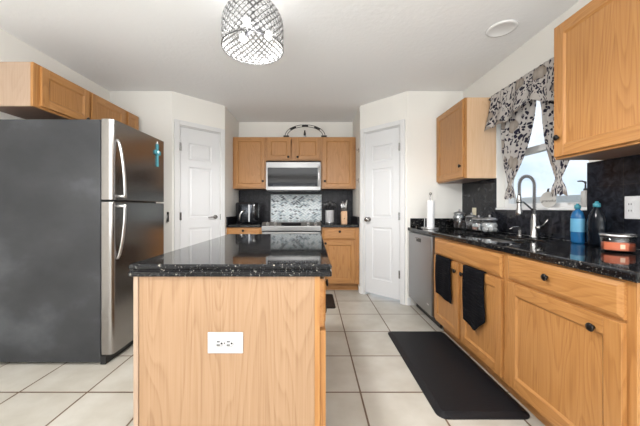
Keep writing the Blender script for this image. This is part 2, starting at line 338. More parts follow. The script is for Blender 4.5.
# diagonal door walls: wall prism with door slab, casing
def diag(p0, p1, wname, dname, hinge_left, s0, s1, dtop):
    p0 = Vector((*p0, 0)); p1 = Vector((*p1, 0)); d = (p1-p0); Ln = d.length; d.normalize(); n = Vector((-d.y, d.x, 0))   # n away from room
    e = bpy.data.objects.new(wname, None)
    M = Matrix(((d.x, n.x, 0, p0.x), (d.y, n.y, 0, p0.y), (0, 0, 1, 0), (0, 0, 0, 1)))
    def place(o): o.matrix_world = M; return o
    bm = B()
    box(bm, 0, s0, 0, T, 0, H); box(bm, s1, Ln, 0, T, 0, H); box(bm, s0, s1, 0, T, dtop, H)
    place(struct(wname, bm, WALL))
    # casing
    cw = .057
    bm = B(); box(bm, max(s0-cw, .0), s0, -.018, 0, 0, dtop+cw); box(bm, s1, min(s1+cw, Ln), -.018, 0, 0, dtop+cw); box(bm, s0, s1, -.018, 0, dtop, dtop+cw)
    box(bm, s0, s0+.012, 0, T, 0, dtop); box(bm, s1-.012, s1, 0, T, 0, dtop); box(bm, s0+.012, s1-.012, 0, T, dtop-.012, dtop)
    cs = struct('trim_1' if 'left' in wname else 'trim_2', bm, TRIM, bevel=.005); place(cs)
    # door leaf with three moulded panels
    a, c = s0+.015, s1-.015; z0, z1 = .035, dtop-.015; w = c-a
    px0, px1 = a+w*.20, c-w*.20
    panels = [(1.66, 1.86), (.98, 1.58), (.22, .86)] if True else []
    bm = B()
    xs = [a, px0, px1, c]; zs = [z0]+[q for p in panels[::-1] for q in p]+[z1]
    yf = .004
    def quad(pts): bm.faces.new([bm.verts.new(p) for p in pts])
    for i in range(3):
        for j in range(len(zs)-1):
            x0, x1, q0, q1 = xs[i], xs[i+1], zs[j], zs[j+1]
            if i == 1 and j % 2 == 1:
                prev = None
                for ins, dep in ((0, 0), (.010, .009), (.024, .009), (.036, .003)):
                    cur = [(x0+ins, yf+dep, q0+ins), (x1-ins, yf+dep, q0+ins), (x1-ins, yf+dep, q1-ins), (x0+ins, yf+dep, q1-ins)]
                    if prev:
                        for k in range(4): quad([prev[k], prev[(k+1) % 4], cur[(k+1) % 4], cur[k]])
                    prev = cur
                quad(prev)
            else: quad([(x0, yf, q0), (x1, yf, q0), (x1, yf, q1), (x0, yf, q1)])
    quad([(a, yf, z0), (a, .04, z0), (a, .04, z1), (a, yf, z1)]); quad([(c, yf, z0), (c, .04, z0), (c, .04, z1), (c, yf, z1)])
    quad([(a, .04, z0), (c, .04, z0), (c, .04, z1), (a, .04, z1)]); quad([(a, yf, z0), (c, yf, z0), (c, .04, z0), (a, .04, z0)]); quad([(a, yf, z1), (c, yf, z1), (c, .04, z1), (a, .04, z1)])
    bmesh.ops.remove_doubles(bm, verts=bm.verts, dist=1e-5)
    dr = struct(dname, bm, DOORW); place(dr)
    hx = a if hinge_left else c
    for z in (.33, 1.0, 1.80):
        link('door_hinge', box(lathe(B(), [(0, z-.045), (.006, z-.045), (.006, z+.045), (0, z+.045)], 10, (hx, -.004, 0)), hx-.012, hx+.012, -.001, .003, z-.045, z+.045), CHROME, dr)
    return dr, (a, c), M
dl, (da, dc), ML = diag(PL0, PL1, 'wall_diagonal_left', 'door_1', True, .075, .575, 2.045)
kn = B(); hx, hz = dc-.05, .985
lathe(kn, [(0, .004), (.026, .004), (.026, -.006), (.010, -.010), (.010, -.045), (0, -.045)], 20, (hx, 0, hz), 'y')
tube(kn, [(hx, -.042, hz), (hx-.03, -.048, hz+.002), (hx-.075, -.045, hz+.0), (hx-.11, -.040, hz-.004)], [.009, .008, .008, .006], 10)
link('door_handle', kn, CHROME, dl, True)
link('latch_plate', box(B(), dc+.004, dc+.010, -.0195, -.0175, .95, 1.02), CHROME, dl)
dr2, (da, dc), MR = diag(PR0, PR1, 'wall_diagonal_right', 'door_2', False, .070, .565, 2.045)
kn = B(); hx, hz = da+.05, .955
lathe(kn, [(0, .004), (.030, .004), (.030, -.004), (.012, -.010), (.011, -.030), (.026, -.040), (.030, -.052), (.024, -.064), (0, -.068)], 24, (hx, 0, hz), 'y')
link('door_handle', kn, CHROME, dr2, True)
# closet darkness behind the doors is closed off by backing walls
def base(name, pts):
    """baseboard along polyline, inside the room"""
    bm = B()
    for (ax, ay), (bx_, by_) in zip(pts, pts[1:]):
        d = Vector((bx_-ax, by_-ay, 0)).normalized(); n = Vector((d.y, -d.x, 0))
        prism(bm, [(ax, ay, .001), (bx_, by_, .001), (bx_, by_, .085), (ax, ay, .085)], n*.012)
    return struct(name, bm, TRIM, bevel=.003)
base('baseboard_back_right', [(1.06, YF-.0005), (1.10, YF-.0005)])
base('baseboard_back_left', [(XL, YF-.0005), (PL0[0], YF-.0005)])
base('baseboard_left', [(XL+.0005, YR), (XL+.0005, 1.9)])
base('baseboard_alcove_right', [(AR-.0005, 3.69), (AR-.0005, PR0[1])][::1])

# window in right wall (single hung, white vinyl)
bm = B(); x0, x1 = XR+.075, XR+.125
box(bm, x0, x1, WY0, WY0+.05, WZ0+.012, WZ1); box(bm, x0, x1, WY1-.05, WY1, WZ0+.012, WZ1); box(bm, x0, x1, WY0+.05, WY1-.05, WZ0+.012, WZ0+.047); box(bm, x0, x1, WY0+.05, WY1-.05, WZ1-.05, WZ1)
box(bm, x0-.012, x1-.01, WY0+.05, WY1-.05, 1.535, 1.585)
wf = struct('window_1', bm, TRIM, bevel=.003)
link('window_pane', box(B(), x0+.02, x0+.026, WY0+.05, WY1-.05, WZ0+.047, 1.535), PANE, wf)
link('window_pane', box(B(), x0+.02, x0+.026, WY0+.05, WY1-.05, 1.585, WZ1-.05), PANE, wf)
struct('trim_3', box(B(), XR-.012, XR+.14, WY0, WY1, WZ0-.006, WZ0+.012), TRIM, bevel=.003)
# outside: ground, block wall
GR = plain('dry grass ground', (.30, .30, .22), .9)
struct('ground', box(B(), -30, 60, -30, 60, -.25, -.06), GR)
FW = wall_mat('pale stucco', (.62, .60, .58), 20, .3)
o = link('garden_wall', box(B(), 6.0, 6.2, -6, 30, -.06, 1.40), FW); tag(o, 'pale garden wall outside beyond the kitchen window', 'garden wall', kind='structure')

# ================================================================== cabinets
def knob(parent, x, y, z, r=.0155):
    bm = lathe(B(), [(0, .0), (.008, .0), (.006, -.008), (r*.95, -.011), (r*1.08, -.015), (r*.9, -.019), (0, -.021)], 16, (x, y, z), 'y')
    return link('knob', bm, BRONZE, parent, True)
def panel_door(parent, x0, x1, z0, z1, kpos=None, sw=.056, yf=-.019, wood=None):
    bm = B(); wv, wh = 0, 1
    box(bm, x0, x0+sw, yf, 0, z0, z1, 0); box(bm, x1-sw, x1, yf, 0, z0, z1, 0)
    box(bm, x0+sw, x1-sw, yf, 0, z0, z0+sw, 1); box(bm, x0+sw, x1-sw, yf, 0, z1-sw, z1, 1)
    a, c, e, f = x0+sw, x1-sw, z0+sw, z1-sw; ins = .010; yp = yf+.009
    box(bm, a, c, yp, -.002, e, f, 0)
    P = [(a, yf+.001, e), (c, yf+.001, e), (c, yf+.001, f), (a, yf+.001, f)]; Q = [(a+ins, yp-.0005, e+ins), (c-ins, yp-.0005, e+ins), (c-ins, yp-.0005, f-ins), (a+ins, yp-.0005, f-ins)]
    for k in range(4):
        vs = [bm.verts.new(p) for p in (P[k], P[(k+1) % 4], Q[(k+1) % 4], Q[k])]; bm.faces.new(vs).material_index = 1 if k % 2 == 0 else 0
    o = link('door', bm, [OAK[2], OAK[0]], parent, bevel=.0018, seg=1)
    if kpos: knob(o, kpos[0], yf, kpos[1])
    return o
def drawer_front(parent, x0, x1, z0, z1, kpos=None, yf=-.019):
    bm = B(); i = .014
    P = [(x0, 0), (x1, 0)]
    rect = lambda ins, y: [(x0+ins, y, z0+ins), (x1-ins, y, z0+ins), (x1-ins, y, z1-ins), (x0+ins, y, z1-ins)]
    rings = [[bm.verts.new(p) for p in rect(*q)] for q in ((0, 0), (0, yf+.008), (.004, yf+.006), (i, yf+.0015), (i+.003, yf))]
    for a, b in zip(rings, rings[1:]):
        for k in range(4): bm.faces.new((a[k], a[(k+1) % 4], b[(k+1) % 4], b[k]))
    bm.faces.new(rings[0]); bm.faces.new(rings[-1][::-1])
    o = link('drawer', bm, OAK[0], parent)
    if kpos: knob(o, kpos[0], yf, kpos[1])
    return o
def carcass(parent, w, d, z0, z1, toe=0, top=True, ends=None, under=None, frame=None):
    """box of panels; local x 0..w, front at y=0, back at y=d"""
    bm = B(); t = .018; zb = z0+toe
    box(bm, 0, t, .02, d, z0 if False else zb, z1, 0); box(bm, w-t, w, .02, d, zb, z1, 0)
    box(bm, t, w-t, .02, d, zb, zb+t, 2); box(bm, t, w-t, d-.008, d, zb+t, z1, 0)
    if top: box(bm, t, w-t, .02, d-.008, z1-t, z1, 0)
    if toe: box(bm, .0, w, .075, .090, z0+.001, zb, 1)
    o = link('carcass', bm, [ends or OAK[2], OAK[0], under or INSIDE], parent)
    # face frame sheet: stiles & rails
    bm = B(); fs = .052
    box(bm, 0, fs, 0, .02, zb, z1, 0); box(bm, w-fs, w, 0, .02, zb, z1, 0)
    for za, zc in [(zb, zb+.04), (z1-.038, z1)]+(frame or {}).get('rails', []): box(bm, fs, w-fs, 0, .02, za, zc, 1)
    for xa, xc, za, zc in (frame or {}).get('stiles', []): box(bm, xa, xc, 0, .02, za, zc, 0)
    link('face_frame', bm, [OAK[2], OAK[0]], parent, bevel=.001, seg=1)
    return o
RZ = -PI/2; LZ = PI/2
# --- right base run; local x grows toward the camera (world -y)
FX = 1.09; TOP = .842; RB = XR-.001
# sink base 2.52 -> 1.582
yf_, yn = 2.515, 1.582; w = yf_-yn
c = thing('sink_base_cabinet', 'honey oak sink cabinet with two doors and false drawer front, right of the dishwasher', 'cabinet', (FX, yf_, 0), RZ, 'base cabinets below the window')
carcass(c, w, RB-FX, 0, TOP, .10, top=False, frame={'rails': [(.672, .70)], 'stiles': [(.425, .475, .14, .672)]})
drawer_front(c, .018, w-.026, .695, .828)
lx = lambda y: yf_-y
panel_door(c, .018, lx(2.085), .125, .683, (lx(2.12), .62))
panel_door(c, lx(2.045), w-.026, .125, .683, (lx(2.045)+.025, .62))
# drawer base 1.582 -> .948
yf2, yn2 = 1.5815, .948; w = yf2-yn2
c = thing('base_cabinet', 'honey oak cabinet with one wide drawer over one large door, nearest on the right', 'cabinet', (FX, yf2, 0), RZ, 'base cabinets below the window')
carcass(c, w, RB-FX, 0, TOP, .10, frame={'rails': [(.682, .71)]})
drawer_front(c, .022, w-.030, .703, .840-.006, (yf2-1.29, .775))
panel_door(c, .022, w-.030, .125, .690, (yf2-1.077, .637), sw=.064)
# --- counters
def slab(bm, x0, x1, y0, y1, z0, z1): return box(bm, x0, x1, y0, y1, z0, z1)
CT = .88; CB = .843
SX0, SX1, SY0, SY1 = 1.17, 1.50, 1.73, 2.40
bm = B(); x0 = 1.062; x1 = XR-.012; y0, y1 = .925, YF-.002
# counter with sink cut-out, made of one welded grid
xs = [x0, SX0, SX1, x1]; ys = [y0, SY0, SY1, y1]
def gridslab(bm, xs, ys, z0, z1, hole):
    vt = {(i, j, k): bm.verts.new((xs[i], ys[j], (z0, z1)[k])) for i in range(len(xs)) for j in range(len(ys)) for k in (0, 1)}
    nx, ny = len(xs)-1, len(ys)-1
    solid = lambda i, j: 0 <= i < nx and 0 <= j < ny and (i, j) not in hole
    for i in range(nx):
        for j in range(ny):
            if not solid(i, j): continue
            for k in (0, 1): bm.faces.new([vt[i, j, k], vt[i+1, j, k], vt[i+1, j+1, k], vt[i, j+1, k]])
            if not solid(i-1, j): bm.faces.new([vt[i, j, 0], vt[i, j+1, 0], vt[i, j+1, 1], vt[i, j, 1]])
            if not solid(i+1, j): bm.faces.new([vt[i+1, j, 0], vt[i+1, j+1, 0], vt[i+1, j+1, 1], vt[i+1, j, 1]])
            if not solid(i, j-1): bm.faces.new([vt[i, j, 0], vt[i+1, j, 0], vt[i+1, j, 1], vt[i, j, 1]])
            if not solid(i, j+1): bm.faces.new([vt[i, j+1, 0], vt[i+1, j+1, 0], vt[i+1, j+1, 1], vt[i, j+1, 1]])
gridslab(bm, xs, ys, CB, CT, {(1, 1)})
o = link('countertop', bm, GRAN, bevel=.009, seg=3); tag(o, 'long black granite countertop with the sink, along the window wall', 'countertop')
o = link('side_splash', box(B(), x0+.03, x1, YF-.022, YF-.002, CT+.0005, CT+.10), GRAN, bevel=.003); tag(o, 'low black granite splash against the wall behind the paper towels', 'splash')
# sink: two stainless bowls
s = thing('kitchen_sink', 'double bowl stainless steel sink set under the black countertop below the window', 'sink', (SX0, SY0, .66))
def bowl(a, c, e, f, z0, z1):
    bm = B(); prev = None
    for ins, z in ((-.008, z1), (.0, z1), (.006, z1-.02), (.015, z0+.03), (.045, z0)):
        r = .05; pts = []
        for (cx, cy, a0) in ((c-ins-r, f-ins-r, 0), (a+ins+r, f-ins-r, PI/2), (a+ins+r, e+ins+r, PI), (c-ins-r, e+ins+r, 1.5*PI)):
            for k in range(5): an = a0+PI/2*k/4; pts.append((cx+r*math.cos(an), cy+r*math.sin(an), z))
        cur = [bm.verts.new(p) for p in pts]
        if prev:
            for k in range(len(cur)): bm.faces.new((prev[k], prev[(k+1) % len(cur)], cur[(k+1) % len(cur)], cur[k]))
        prev = cur
    bm.faces.new(prev); return bm
for e, f in ((.004, .325), (.345, .666)):
    bw = link('bowl', bowl(.0, SX1-SX0, e, f, .012, CB-.66-.001), STEEL, s, True)
    link('drain', lathe(B(), [(0, .014), (.04, .016), (.042, .013)], 20, ((SX1-SX0)/2, (e+f)/2, 0)), CHROME, bw, True)
# backsplashes
bm = B(); xt0, xt1 = XR-.011, XR-.0005
box(bm, xt0, xt1, .925, WY0-.001, CT, 1.369); box(bm, xt0, xt1, WY1+.001, YF-.001, CT, 1.369); box(bm, xt0, xt1, WY0, WY1, CT, WZ0-.007)
o = link('tile_backsplash', bm, BT); tag(o, 'polished black tile backsplash on the window wall', 'backsplash')
bm = B(); MXL, MXR = -.635, .118
box(bm, AL+.0005, MXL-.012, YB-.010, YB-.0005, CT, 1.369); box(bm, MXR+.012, AR-.0005, YB-.010, YB-.0005, CT, 1.369)
box(bm, MXL-.012, .109, YB-.010, YB-.0005, .60, .905); box(bm, .109, MXR+.012, YB-.010, YB-.0005, CT, .905); box(bm, MXL-.012, MXR+.012, YB-.010, YB-.0005, 1.305, 1.369)
o = link('plank_tile_backsplash', bm, PT); tag(o, 'charcoal plank tile backsplash on the back wall around the mosaic', 'backsplash')
# mosaic
MM = [plain('mosaic glass %d' % i, c_, .12) for i, c_ in enumerate([(.78, .83, .84), (.60, .69, .72), (.22, .29, .33), (.03, .045, .06)])]
GROUT = plain('pale grout', (.50, .54, .55), .7)
bm = box(B(), MXL-.010, MXR+.010, YB-.007, YB-.0005, .906, 1.304, 4)
tw, th = .050, .0215
rows = int((1.304-.906)/th); cols = int((MXR-MXL)/tw)+1
for i in range(rows):
    for j in range(cols):
        cx = MXL+tw*.5+j*tw+(.5*tw if i % 2 else 0)-.006; cz = .906+th*.5+i*th+.002
        if cx > MXR-.005: continue
        a = .42 if (j//1+i) % 2 else -.42
        u = Vector((math.cos(a), 0, math.sin(a))); v = Vector((-math.sin(a), 0, math.cos(a)))
        q = random.random(); mi = 0 if q < .42 else 1 if q < .66 else 2 if q < .84 else 3
        l, h_ = .0275, .0088
        pts = [Vector((cx, YB-.007, cz))+u*p+v*r_ for p, r_ in ((-l, 0), (-l*.45, -h_), (l*.45, -h_), (l, 0), (l*.45, h_), (-l*.45, h_))]
        prism(bm, pts, (0, -.0035, 0), mi)
o = link('mosaic_backsplash', bm, MM+[GROUT]); tag(o, 'white grey and black glass mosaic panel behind the range', 'backsplash')

# --- upper cabinets right
UB, UT = 1.37, 2.115; UX = 1.383+.019
y0, y1 = 2.603, YF-.003; w = y1-y0
c = thing('wall_cabinet', 'oak wall cabinet in the corner past the window, one door', 'cabinet', (UX, y1, 0), RZ, 'wall cabinets on the window wall')
carcass(c, w, XR-.001-UX, UB, UT, ends=oak('oak cabinet side', (.56, .33, .17), (.69, .46, .28), (.74, .52, .34), 2, .35, .6))
panel_door(c, .012, w-.010, UB+.012, UT-.012, (w-.045, 1.49))
y0, y1 = .95, 1.632; w = y1-y0
c = thing('wall_cabinet', 'oak wall cabinet high up nearest the camera, cut by the photo edge', 'cabinet', (UX, y1, 0), RZ, 'wall cabinets on the window wall')
carcass(c, w, XR-.001-UX, UB, UT+.02)
panel_door(c, .012, w-.012, UB+.012, UT+.008, (.040, 1.49), sw=.060)
# --- upper cabinets left over the fridge (front faces +x); local x = world +y
LX = -1.935
LB, LT = 1.80, 2.105
c = thing('wall_cabinet', 'short two-door oak wall cabinet above the refrigerator', 'cabinet', (LX, 1.95, 0), LZ, 'wall cabinets on the left wall')
w = .955
carcass(c, w, LX-XL-.001, LB, LT, ends=PALE, frame={'stiles': [(.46, .50, LB+.04, LT-.038)]})
panel_door(c, .045, .470, LB+.015, LT-.012, (.440, LB+.045))
panel_door(c, .498, .925, LB+.015, LT-.012, (.530, LB+.045))
c = thing('wall_cabinet', 'narrow oak wall cabinet past the refrigerator beside the corner', 'cabinet', (LX, 1.95+w+.001, 0), LZ, 'wall cabinets on the left wall')
w2 = .225
carcass(c, w2, LX-XL-.001, LB, LT)
panel_door(c, .022, w2-.030, LB+.015, LT-.012, (.03+.02, LB+.045), sw=.045)
# --- back uppers (face -y)
UY = YB-.32; UTB = 2.10
def back_upper(x0, x1, z0, label, doors):
    c = thing('wall_cabinet', label, 'cabinet', (x0, UY, 0), 0, 'wall cabinets on the back wall'); w = x1-x0
    st = [(w/2-.03, w/2+.03, z0+.04, UTB-.038)] if len(doors) > 1 else []
    carcass(c, w, YB-.001-UY, z0, UTB, frame={'stiles': st})
    for a, b_, k in doors: panel_door(c, a, b_, z0+.016, UTB-.014, k, sw=.052)
back_upper(AL+.001, -.663, 1.37, 'tall oak wall cabinet left of the microwave, one door', [(.022, .455, (.428, 1.475))])
back_upper(-.662, .116, 1.768, 'short two-door oak wall cabinet above the microwave', [(.022, .348, (.315, 1.815)), (.412, .755, (.445, 1.815))])
back_upper(.117, AR-.001, 1.37, 'tall oak wall cabinet right of the microwave, one door', [(.022, .452, (.048, 1.475))])
# --- back bases
BY = 3.70
def back_base(x0, x1, label, k):
    c = thing('base_cabinet', label, 'cabinet', (x0, BY, 0), 0, 'base cabinets on the back wall'); w = x1-x0
    carcass(c, w, YB-.001-BY, 0, TOP, .095, frame={'rails': [(.66, .69)]})
    drawer_front(c, .020, w-.020-.03*(x0 > 0), .685, .830, (w/2-.01, .80 if x0 < 0 else .79))
    panel_door(c, .020, w-.020-.03*(x0 > 0), .110, .668, k)
back_base(AL+.001, -.670, 'oak base cabinet left of the range under the air fryer', (.41, .62))
back_base(.112, AR-.001, 'oak base cabinet right of the range beside the pantry door', (.05, .635))
for x0, x1, lab, sx in ((AL+.001, -.668, 'black granite countertop left of the range', AL+.001), (.110, AR-.001, 'black granite countertop right of the range', AR-.021)):
    o = link('countertop', box(B(), x0, x1, BY-.028, YB-.011, CB, CT), GRAN, bevel=.008, seg=3); tag(o, lab, 'countertop', 'countertops on the back wall')
    o = link('side_splash', box(B(), sx, sx+.02, BY-.02, YB-.011, CT+.0005, CT+.10), PT, bevel=.002); tag(o, 'low dark side splash at the %s end of the back counter' % ('left' if sx < 0 else 'right'), 'splash', 'side splashes on the back counters')

# ================================================================== dishwasher
d = thing('dishwasher', 'stainless steel dishwasher under the counter next to the pantry door', 'dishwasher', (FX, 3.13, 0), RZ)
link('body', box(B(), .004, .602, .012, .56, .10, CB-.004), DKGREY, d)
bm = B(); n = 6
for i in range(n):   # slightly bowed front
    pass
dd = link('door', box(B(), .005, .600, -.028, .010, .115, .835), STEELV, d, bevel=.008, seg=3)
bm = B(); box(bm, .235, .355, -.0295, -.0275, .755, .795, 0)
link('handle_pocket', bm, BLACK, dd, bevel=.0008)
hb = B(); tube(hb, [(.235, -.030, .79), (.245, -.038, .79), (.345, -.038, .79), (.355, -.030, .79)], .006, 8); link('handle', hb, CHROME, dd, True)
link('toe_panel', box(B(), .005, .600, .055, .065, .012, .10), BLACK, d)
link('maker_badge', box(B(), .50, .545, -.0292, -.0278, .20, .21), SILV, dd)

# ================================================================== range
r = thing('range', 'stainless steel electric range between the two back counters', 'range', (-.661, 3.62, 0))
RW = .765
link('body', box(B(), .004, RW-.004, .03, .66, .03, .885), DKGREY, r)
ck = link('cooktop', box(B(), .002, RW-.002, .045, .665, .885, .905), BGLASS, r, bevel=.004)
for cx, cy, rr in ((.2, .22, .11), (.56, .22, .09), (.2, .5, .08), (.56, .5, .10)):
    link('burner_ring', lathe(B(), [(rr, .9051), (rr, .9056), (rr+.003, .9056), (rr+.003, .9051)], 36, (cx, cy, 0)), DKGREY, ck)
cp = link('control_panel', prism(B(), [(0, .0, .800), (0, .0, .862), (0, .048, .912), (0, .075, .912), (0, .075, .800)], (RW, 0, 0)), STEEL, r, bevel=.004)
nrm = Vector((0, -.05, .048)).normalized()
mid = Vector((0, .022, .884))
def face_pt(x, s): return Vector((x, .022, .884))+Vector((0, .048, .05)).normalized()*s
bm = B(); u = Vector((0, .048, .05)).normalized()
prism(bm, [face_pt(.25, -.026), face_pt(.505, -.026), face_pt(.505, .026), face_pt(.25, .026)], Vector((0, -.0722, .0692))*.02)
link('display', bm, BGLASS, cp)
for x in (.075, .175, .60, .695):
    bm = B(); lathe(bm, [(0, 0), (.022, 0), (.021, .016), (.017, .028), (0, .028)], 20)
    box(bm, -.003, .003, -.018, .018, .028, .034)
    k = link('knob', bm, SILV, cp, False, bevel=.001)
    q = nrm.to_track_quat('Z', 'Y'); k.rotation_mode = 'QUATERNION'; k.rotation_quaternion = q; k.location = face_pt(x, 0)+nrm*.0005
od = link('oven_door', box(B(), .006, RW-.006, .0, .03, .235, .785), STEEL, r, bevel=.004)
link('window', box(B(), .11, RW-.11, -.003, .0, .33, .65), BGLASS, od, bevel=.001)
hb = B(); tube(hb, [(.07, 0, .735), (.07, -.05, .735), (.075, -.055, .735), (RW-.075, -.055, .735), (RW-.07, -.05, .735), (RW-.07, 0, .735)], .011, 10); link('handle', hb, STEEL, od, True)
dwr = link('drawer', box(B(), .006, RW-.006, .0, .03, .06, .225), STEEL, r, bevel=.004)

# ================================================================== microwave
m = thing('microwave', 'stainless steel microwave mounted under the cabinet over the range', 'microwave', (-.650, 3.90, 1.345))
MW, MH = .755, .388
link('body', box(B(), .002, MW-.002, .03, .40, .0, MH), DKGREY, m)
bm = B(); box(bm, 0, MW, 0, .03, MH-.078, MH); box(bm, 0, .024, 0, .03, .0, MH-.078); box(bm, MW-.040, MW, 0, .03, .0, MH-.078); box(bm, .024, MW-.04, 0, .03, 0, .050)
fr = link('door_frame', bm, STEEL, m, bevel=.002)
gl = link('glass_door', box(B(), .024, MW-.04, .004, .028, .050, MH-.078), BGLASS, m)
bm = B()
for i in range(22):
    x = .10+i*.026+(.02 if i > 10 else 0); box(bm, x, x+random.uniform(.006, .014), .003, .0042, .064, .070)
link('control_marks', bm, plain('grey printed marks', (.30, .31, .33), .5), gl)
hb = B(); tube(hb, [(MW-.024, 0, .05), (MW-.024, -.032, .06), (MW-.024, -.034, .20), (MW-.024, -.032, .31), (MW-.024, 0, .325)], .009, 10); link('handle', hb, SILV, fr, True)
link('vent_grille', box(B(), .02, MW-.02, .01, .38, -.012, -.0005), BLACK, m)

# ================================================================== refrigerator
FY0, FY1 = 1.965, 2.665; FH = 1.718; FDX = -1.397; FSX = -1.480
f = thing('refrigerator', 'top freezer refrigerator with stainless doors and dark grey sides', 'refrigerator', (FSX, FY0, 0), LZ)   # local x = +y, local -y = +x
FWd = FY1-FY0
link('body', box(B(), 0, FWd, 0.003, .80, .0175, FH-.006), FSIDE, f, bevel=.004)
link('kick_grille', box(B(), .0, FWd, -.035, .002, .004, .062), BLACK, f)
def fdoor(name, z0, z1):
    """door with strongly rounded vertical edges, bowed face"""
    bm = B(); pts = []; t = .083; y_back = -.003; n = 8
    pts.append((0.0, y_back)); R_ = .030
    for k in range(n+1):
        a = PI+PI/2*k/n; pts.append((R_+R_*math.cos(a), -t+R_+R_*math.sin(a)))
    for k in range(n+1):
        a = 1.5*PI+PI/2*k/n; pts.append((FWd-R_+R_*math.cos(a), -t+R_+R_*math.sin(a)))
    pts.append((FWd, y_back))
    prism(bm, [(x, y, z0) for x, y in pts], (0, 0, z1-z0))
    o = link(name, bm, FRST, f, bevel=.004)
    for p in o.data.polygons: p.use_smooth = True
    md = o.modifiers.new('wn', 'WEIGHTED_NORMAL'); md.keep_sharp = True
    return o
fz = fdoor('freezer_door', 1.150, FH); rf = fdoor('refrigerator_door', .068, 1.138)
for dp, z0, z1, up in ((fz, 1.165, 1.585, 1), (rf, .73, 1.120, -1)):
    pts = []; n = 16
    for k in range(n+1):
        s_ = k/n; z = z0+(z1-z0)*s_; q = s_ if up > 0 else 1-s_
        out_ = .082+.056*math.cos(PI/2*q)**.62
        pts.append((.050+.0*q, -out_, z))
    hb = B(); 
    # flattened bar
    prev = None
    for k, (x, y, z) in enumerate(pts):
        ring = [hb.verts.new((x+.013*math.cos(a)*1.0, y+.008*math.sin(a), z)) for a in [2*PI*i/10 for i in range(10)]]
        if prev:
            for i in range(10): hb.faces.new((prev[i], prev[(i+1) % 10], ring[(i+1) % 10], ring[i]))
        else: hb.faces.new(ring)
        prev = ring
    hb.faces.new(prev)
    zs_ = z0+.012 if up > 0 else z1-.012; tube(hb, [(.050, -.080, zs_), (.050, -.137, zs_)], .010, 10)
    link('handle', hb, SILV, dp, True)
link('hinge_cover', box(B(), FWd-.09, FWd-.01, -.05, .02, FH, FH+.014), DKGREY, f, bevel=.004)
for yy in (.05, .70):
    for xx in (.05, FWd-.05): link('levelling_foot', lathe(B(), [(0, 0), (.016, 0), (.016, .0172), (0, .0172)], 12, (xx, yy, 0)), BLACK, f)
# cross magnet
bm = B(); 
cr = thing('cross_magnet', 'small turquoise cross hanging on the freezer door', 'magnet', (FDX+.0015, 2.525, 1.565), LZ)
def ppoly(bm, pts, y, d): prism(bm, [(x, y, z) for x, z in pts], (0, -d, 0))
w_ = .013
ppoly(bm, [(-w_, -.10), (w_, -.10), (w_*.7, -.0), (.045, .008), (.045, .042), (w_*.8, .045), (w_, .10), (-w_, .10), (-w_*.8, .045), (-.045, .042), (-.045, .008), (-w_*.7, 0)], 0, .010)
link('cross_body', bm, plain('turquoise paint', (.05, .22, .26), .5), cr, bevel=.002)
link('flower', lathe(B(), [(.0, -.016), (.012, -.014), (.016, -.0105), (0, -.010)], 10, (0, 0, .03), 'y'), plain('pale blue bead', (.55, .75, .85), .3), cr, True)
link('ribbon', tube(B(), [(-.006, -.002, .10), (0, -.003, .125), (.006, -.002, .10)], .002, 6), plain('white cord', (.7, .7, .7), .8), cr)
# hanging latch on the wall by fridge
# ================================================================== island
IX0, IX1, IY0, IY1 = -.666, .026, 1.05, 2.24; ITP = .840
i_ = thing('kitchen_island', 'oak kitchen island cabinet in the middle of the tiled floor', 'kitchen island', (IX0, IY0, 0))
w = IX1-IX0; dl_ = IY1-IY0
bm = B(); box(bm, .018, w-.020, .0, .012, .0, ITP, 0)
link('end_panel', bm, PAN, i_)
link('back_panel', box(box(B(), 0, .012, .0, dl_, 0, ITP, 0), 0.012, w-.020, dl_-.012, dl_, 0, ITP, 0), PAN, i_)
link('corner_trim', box(B(), .0, .018, -.006, -.0003, 0, ITP), PALE, i_, bevel=.002)
link('face_frame', box(B(), w-.020, w, -.004, dl_, .095, ITP), OAK[2], i_, bevel=.001)
link('toe_board', box(B(), w-.09, w-.075, .014, dl_-.014, 0, .095), OAK[2], i_)
# drawers and doors on the right side (face +x); part helper objects rotated
hold = [(.012, .400), (.420, .80), (.82, 1.175)]
for n_, (a, b_) in enumerate(hold):
    dw = drawer_front(i_, a, b_, .645, .825, ((a+b_)/2, .76), yf=-.022); dw.location = (w, 0, 0); dw.rotation_euler = (0, 0, LZ)
    do = panel_door(i_, a, b_, .110, .630, (b_-.03, .58), yf=-.022); do.location = (w, 0, 0); do.rotation_euler = (0, 0, LZ)
bm = B(); 
z0, z1 = ITP+.0005, .885
TX0, TX1, TY0, TY1 = -.681, .070, 1.032, 2.27
prof = [(0, 0), (0, .015), (.006, .021), (.006, .024), (.0, .029), (.0, .037), (.006, .0445)]   # double lipped edge (inset, height)
prev = None
for ins, h_ in prof:
    pts = []; rr = .012
    for (cx, cy, a0) in ((TX1-rr, TY1-rr, 0), (TX0+rr, TY1-rr, PI/2), (TX0+rr, TY0+rr, PI), (TX1-rr, TY0+rr, 1.5*PI)):
        for k in range(4): an = a0+PI/2*k/3; pts.append((cx+(rr-ins)*math.cos(an), cy+(rr-ins)*math.sin(an), z0+h_))
    cur = [bm.verts.new(p) for p in pts]; nn = len(cur)
    if prev:
        for k in range(nn): bm.faces.new((prev[k], prev[(k+1) % nn], cur[(k+1) % nn], cur[k]))
    else: bm.faces.new(cur)
    prev = cur
bm.faces.new(prev)
o = link('island_countertop', bm, GRAN); tag(o, 'polished black granite top of the island with a double lipped edge', 'countertop')
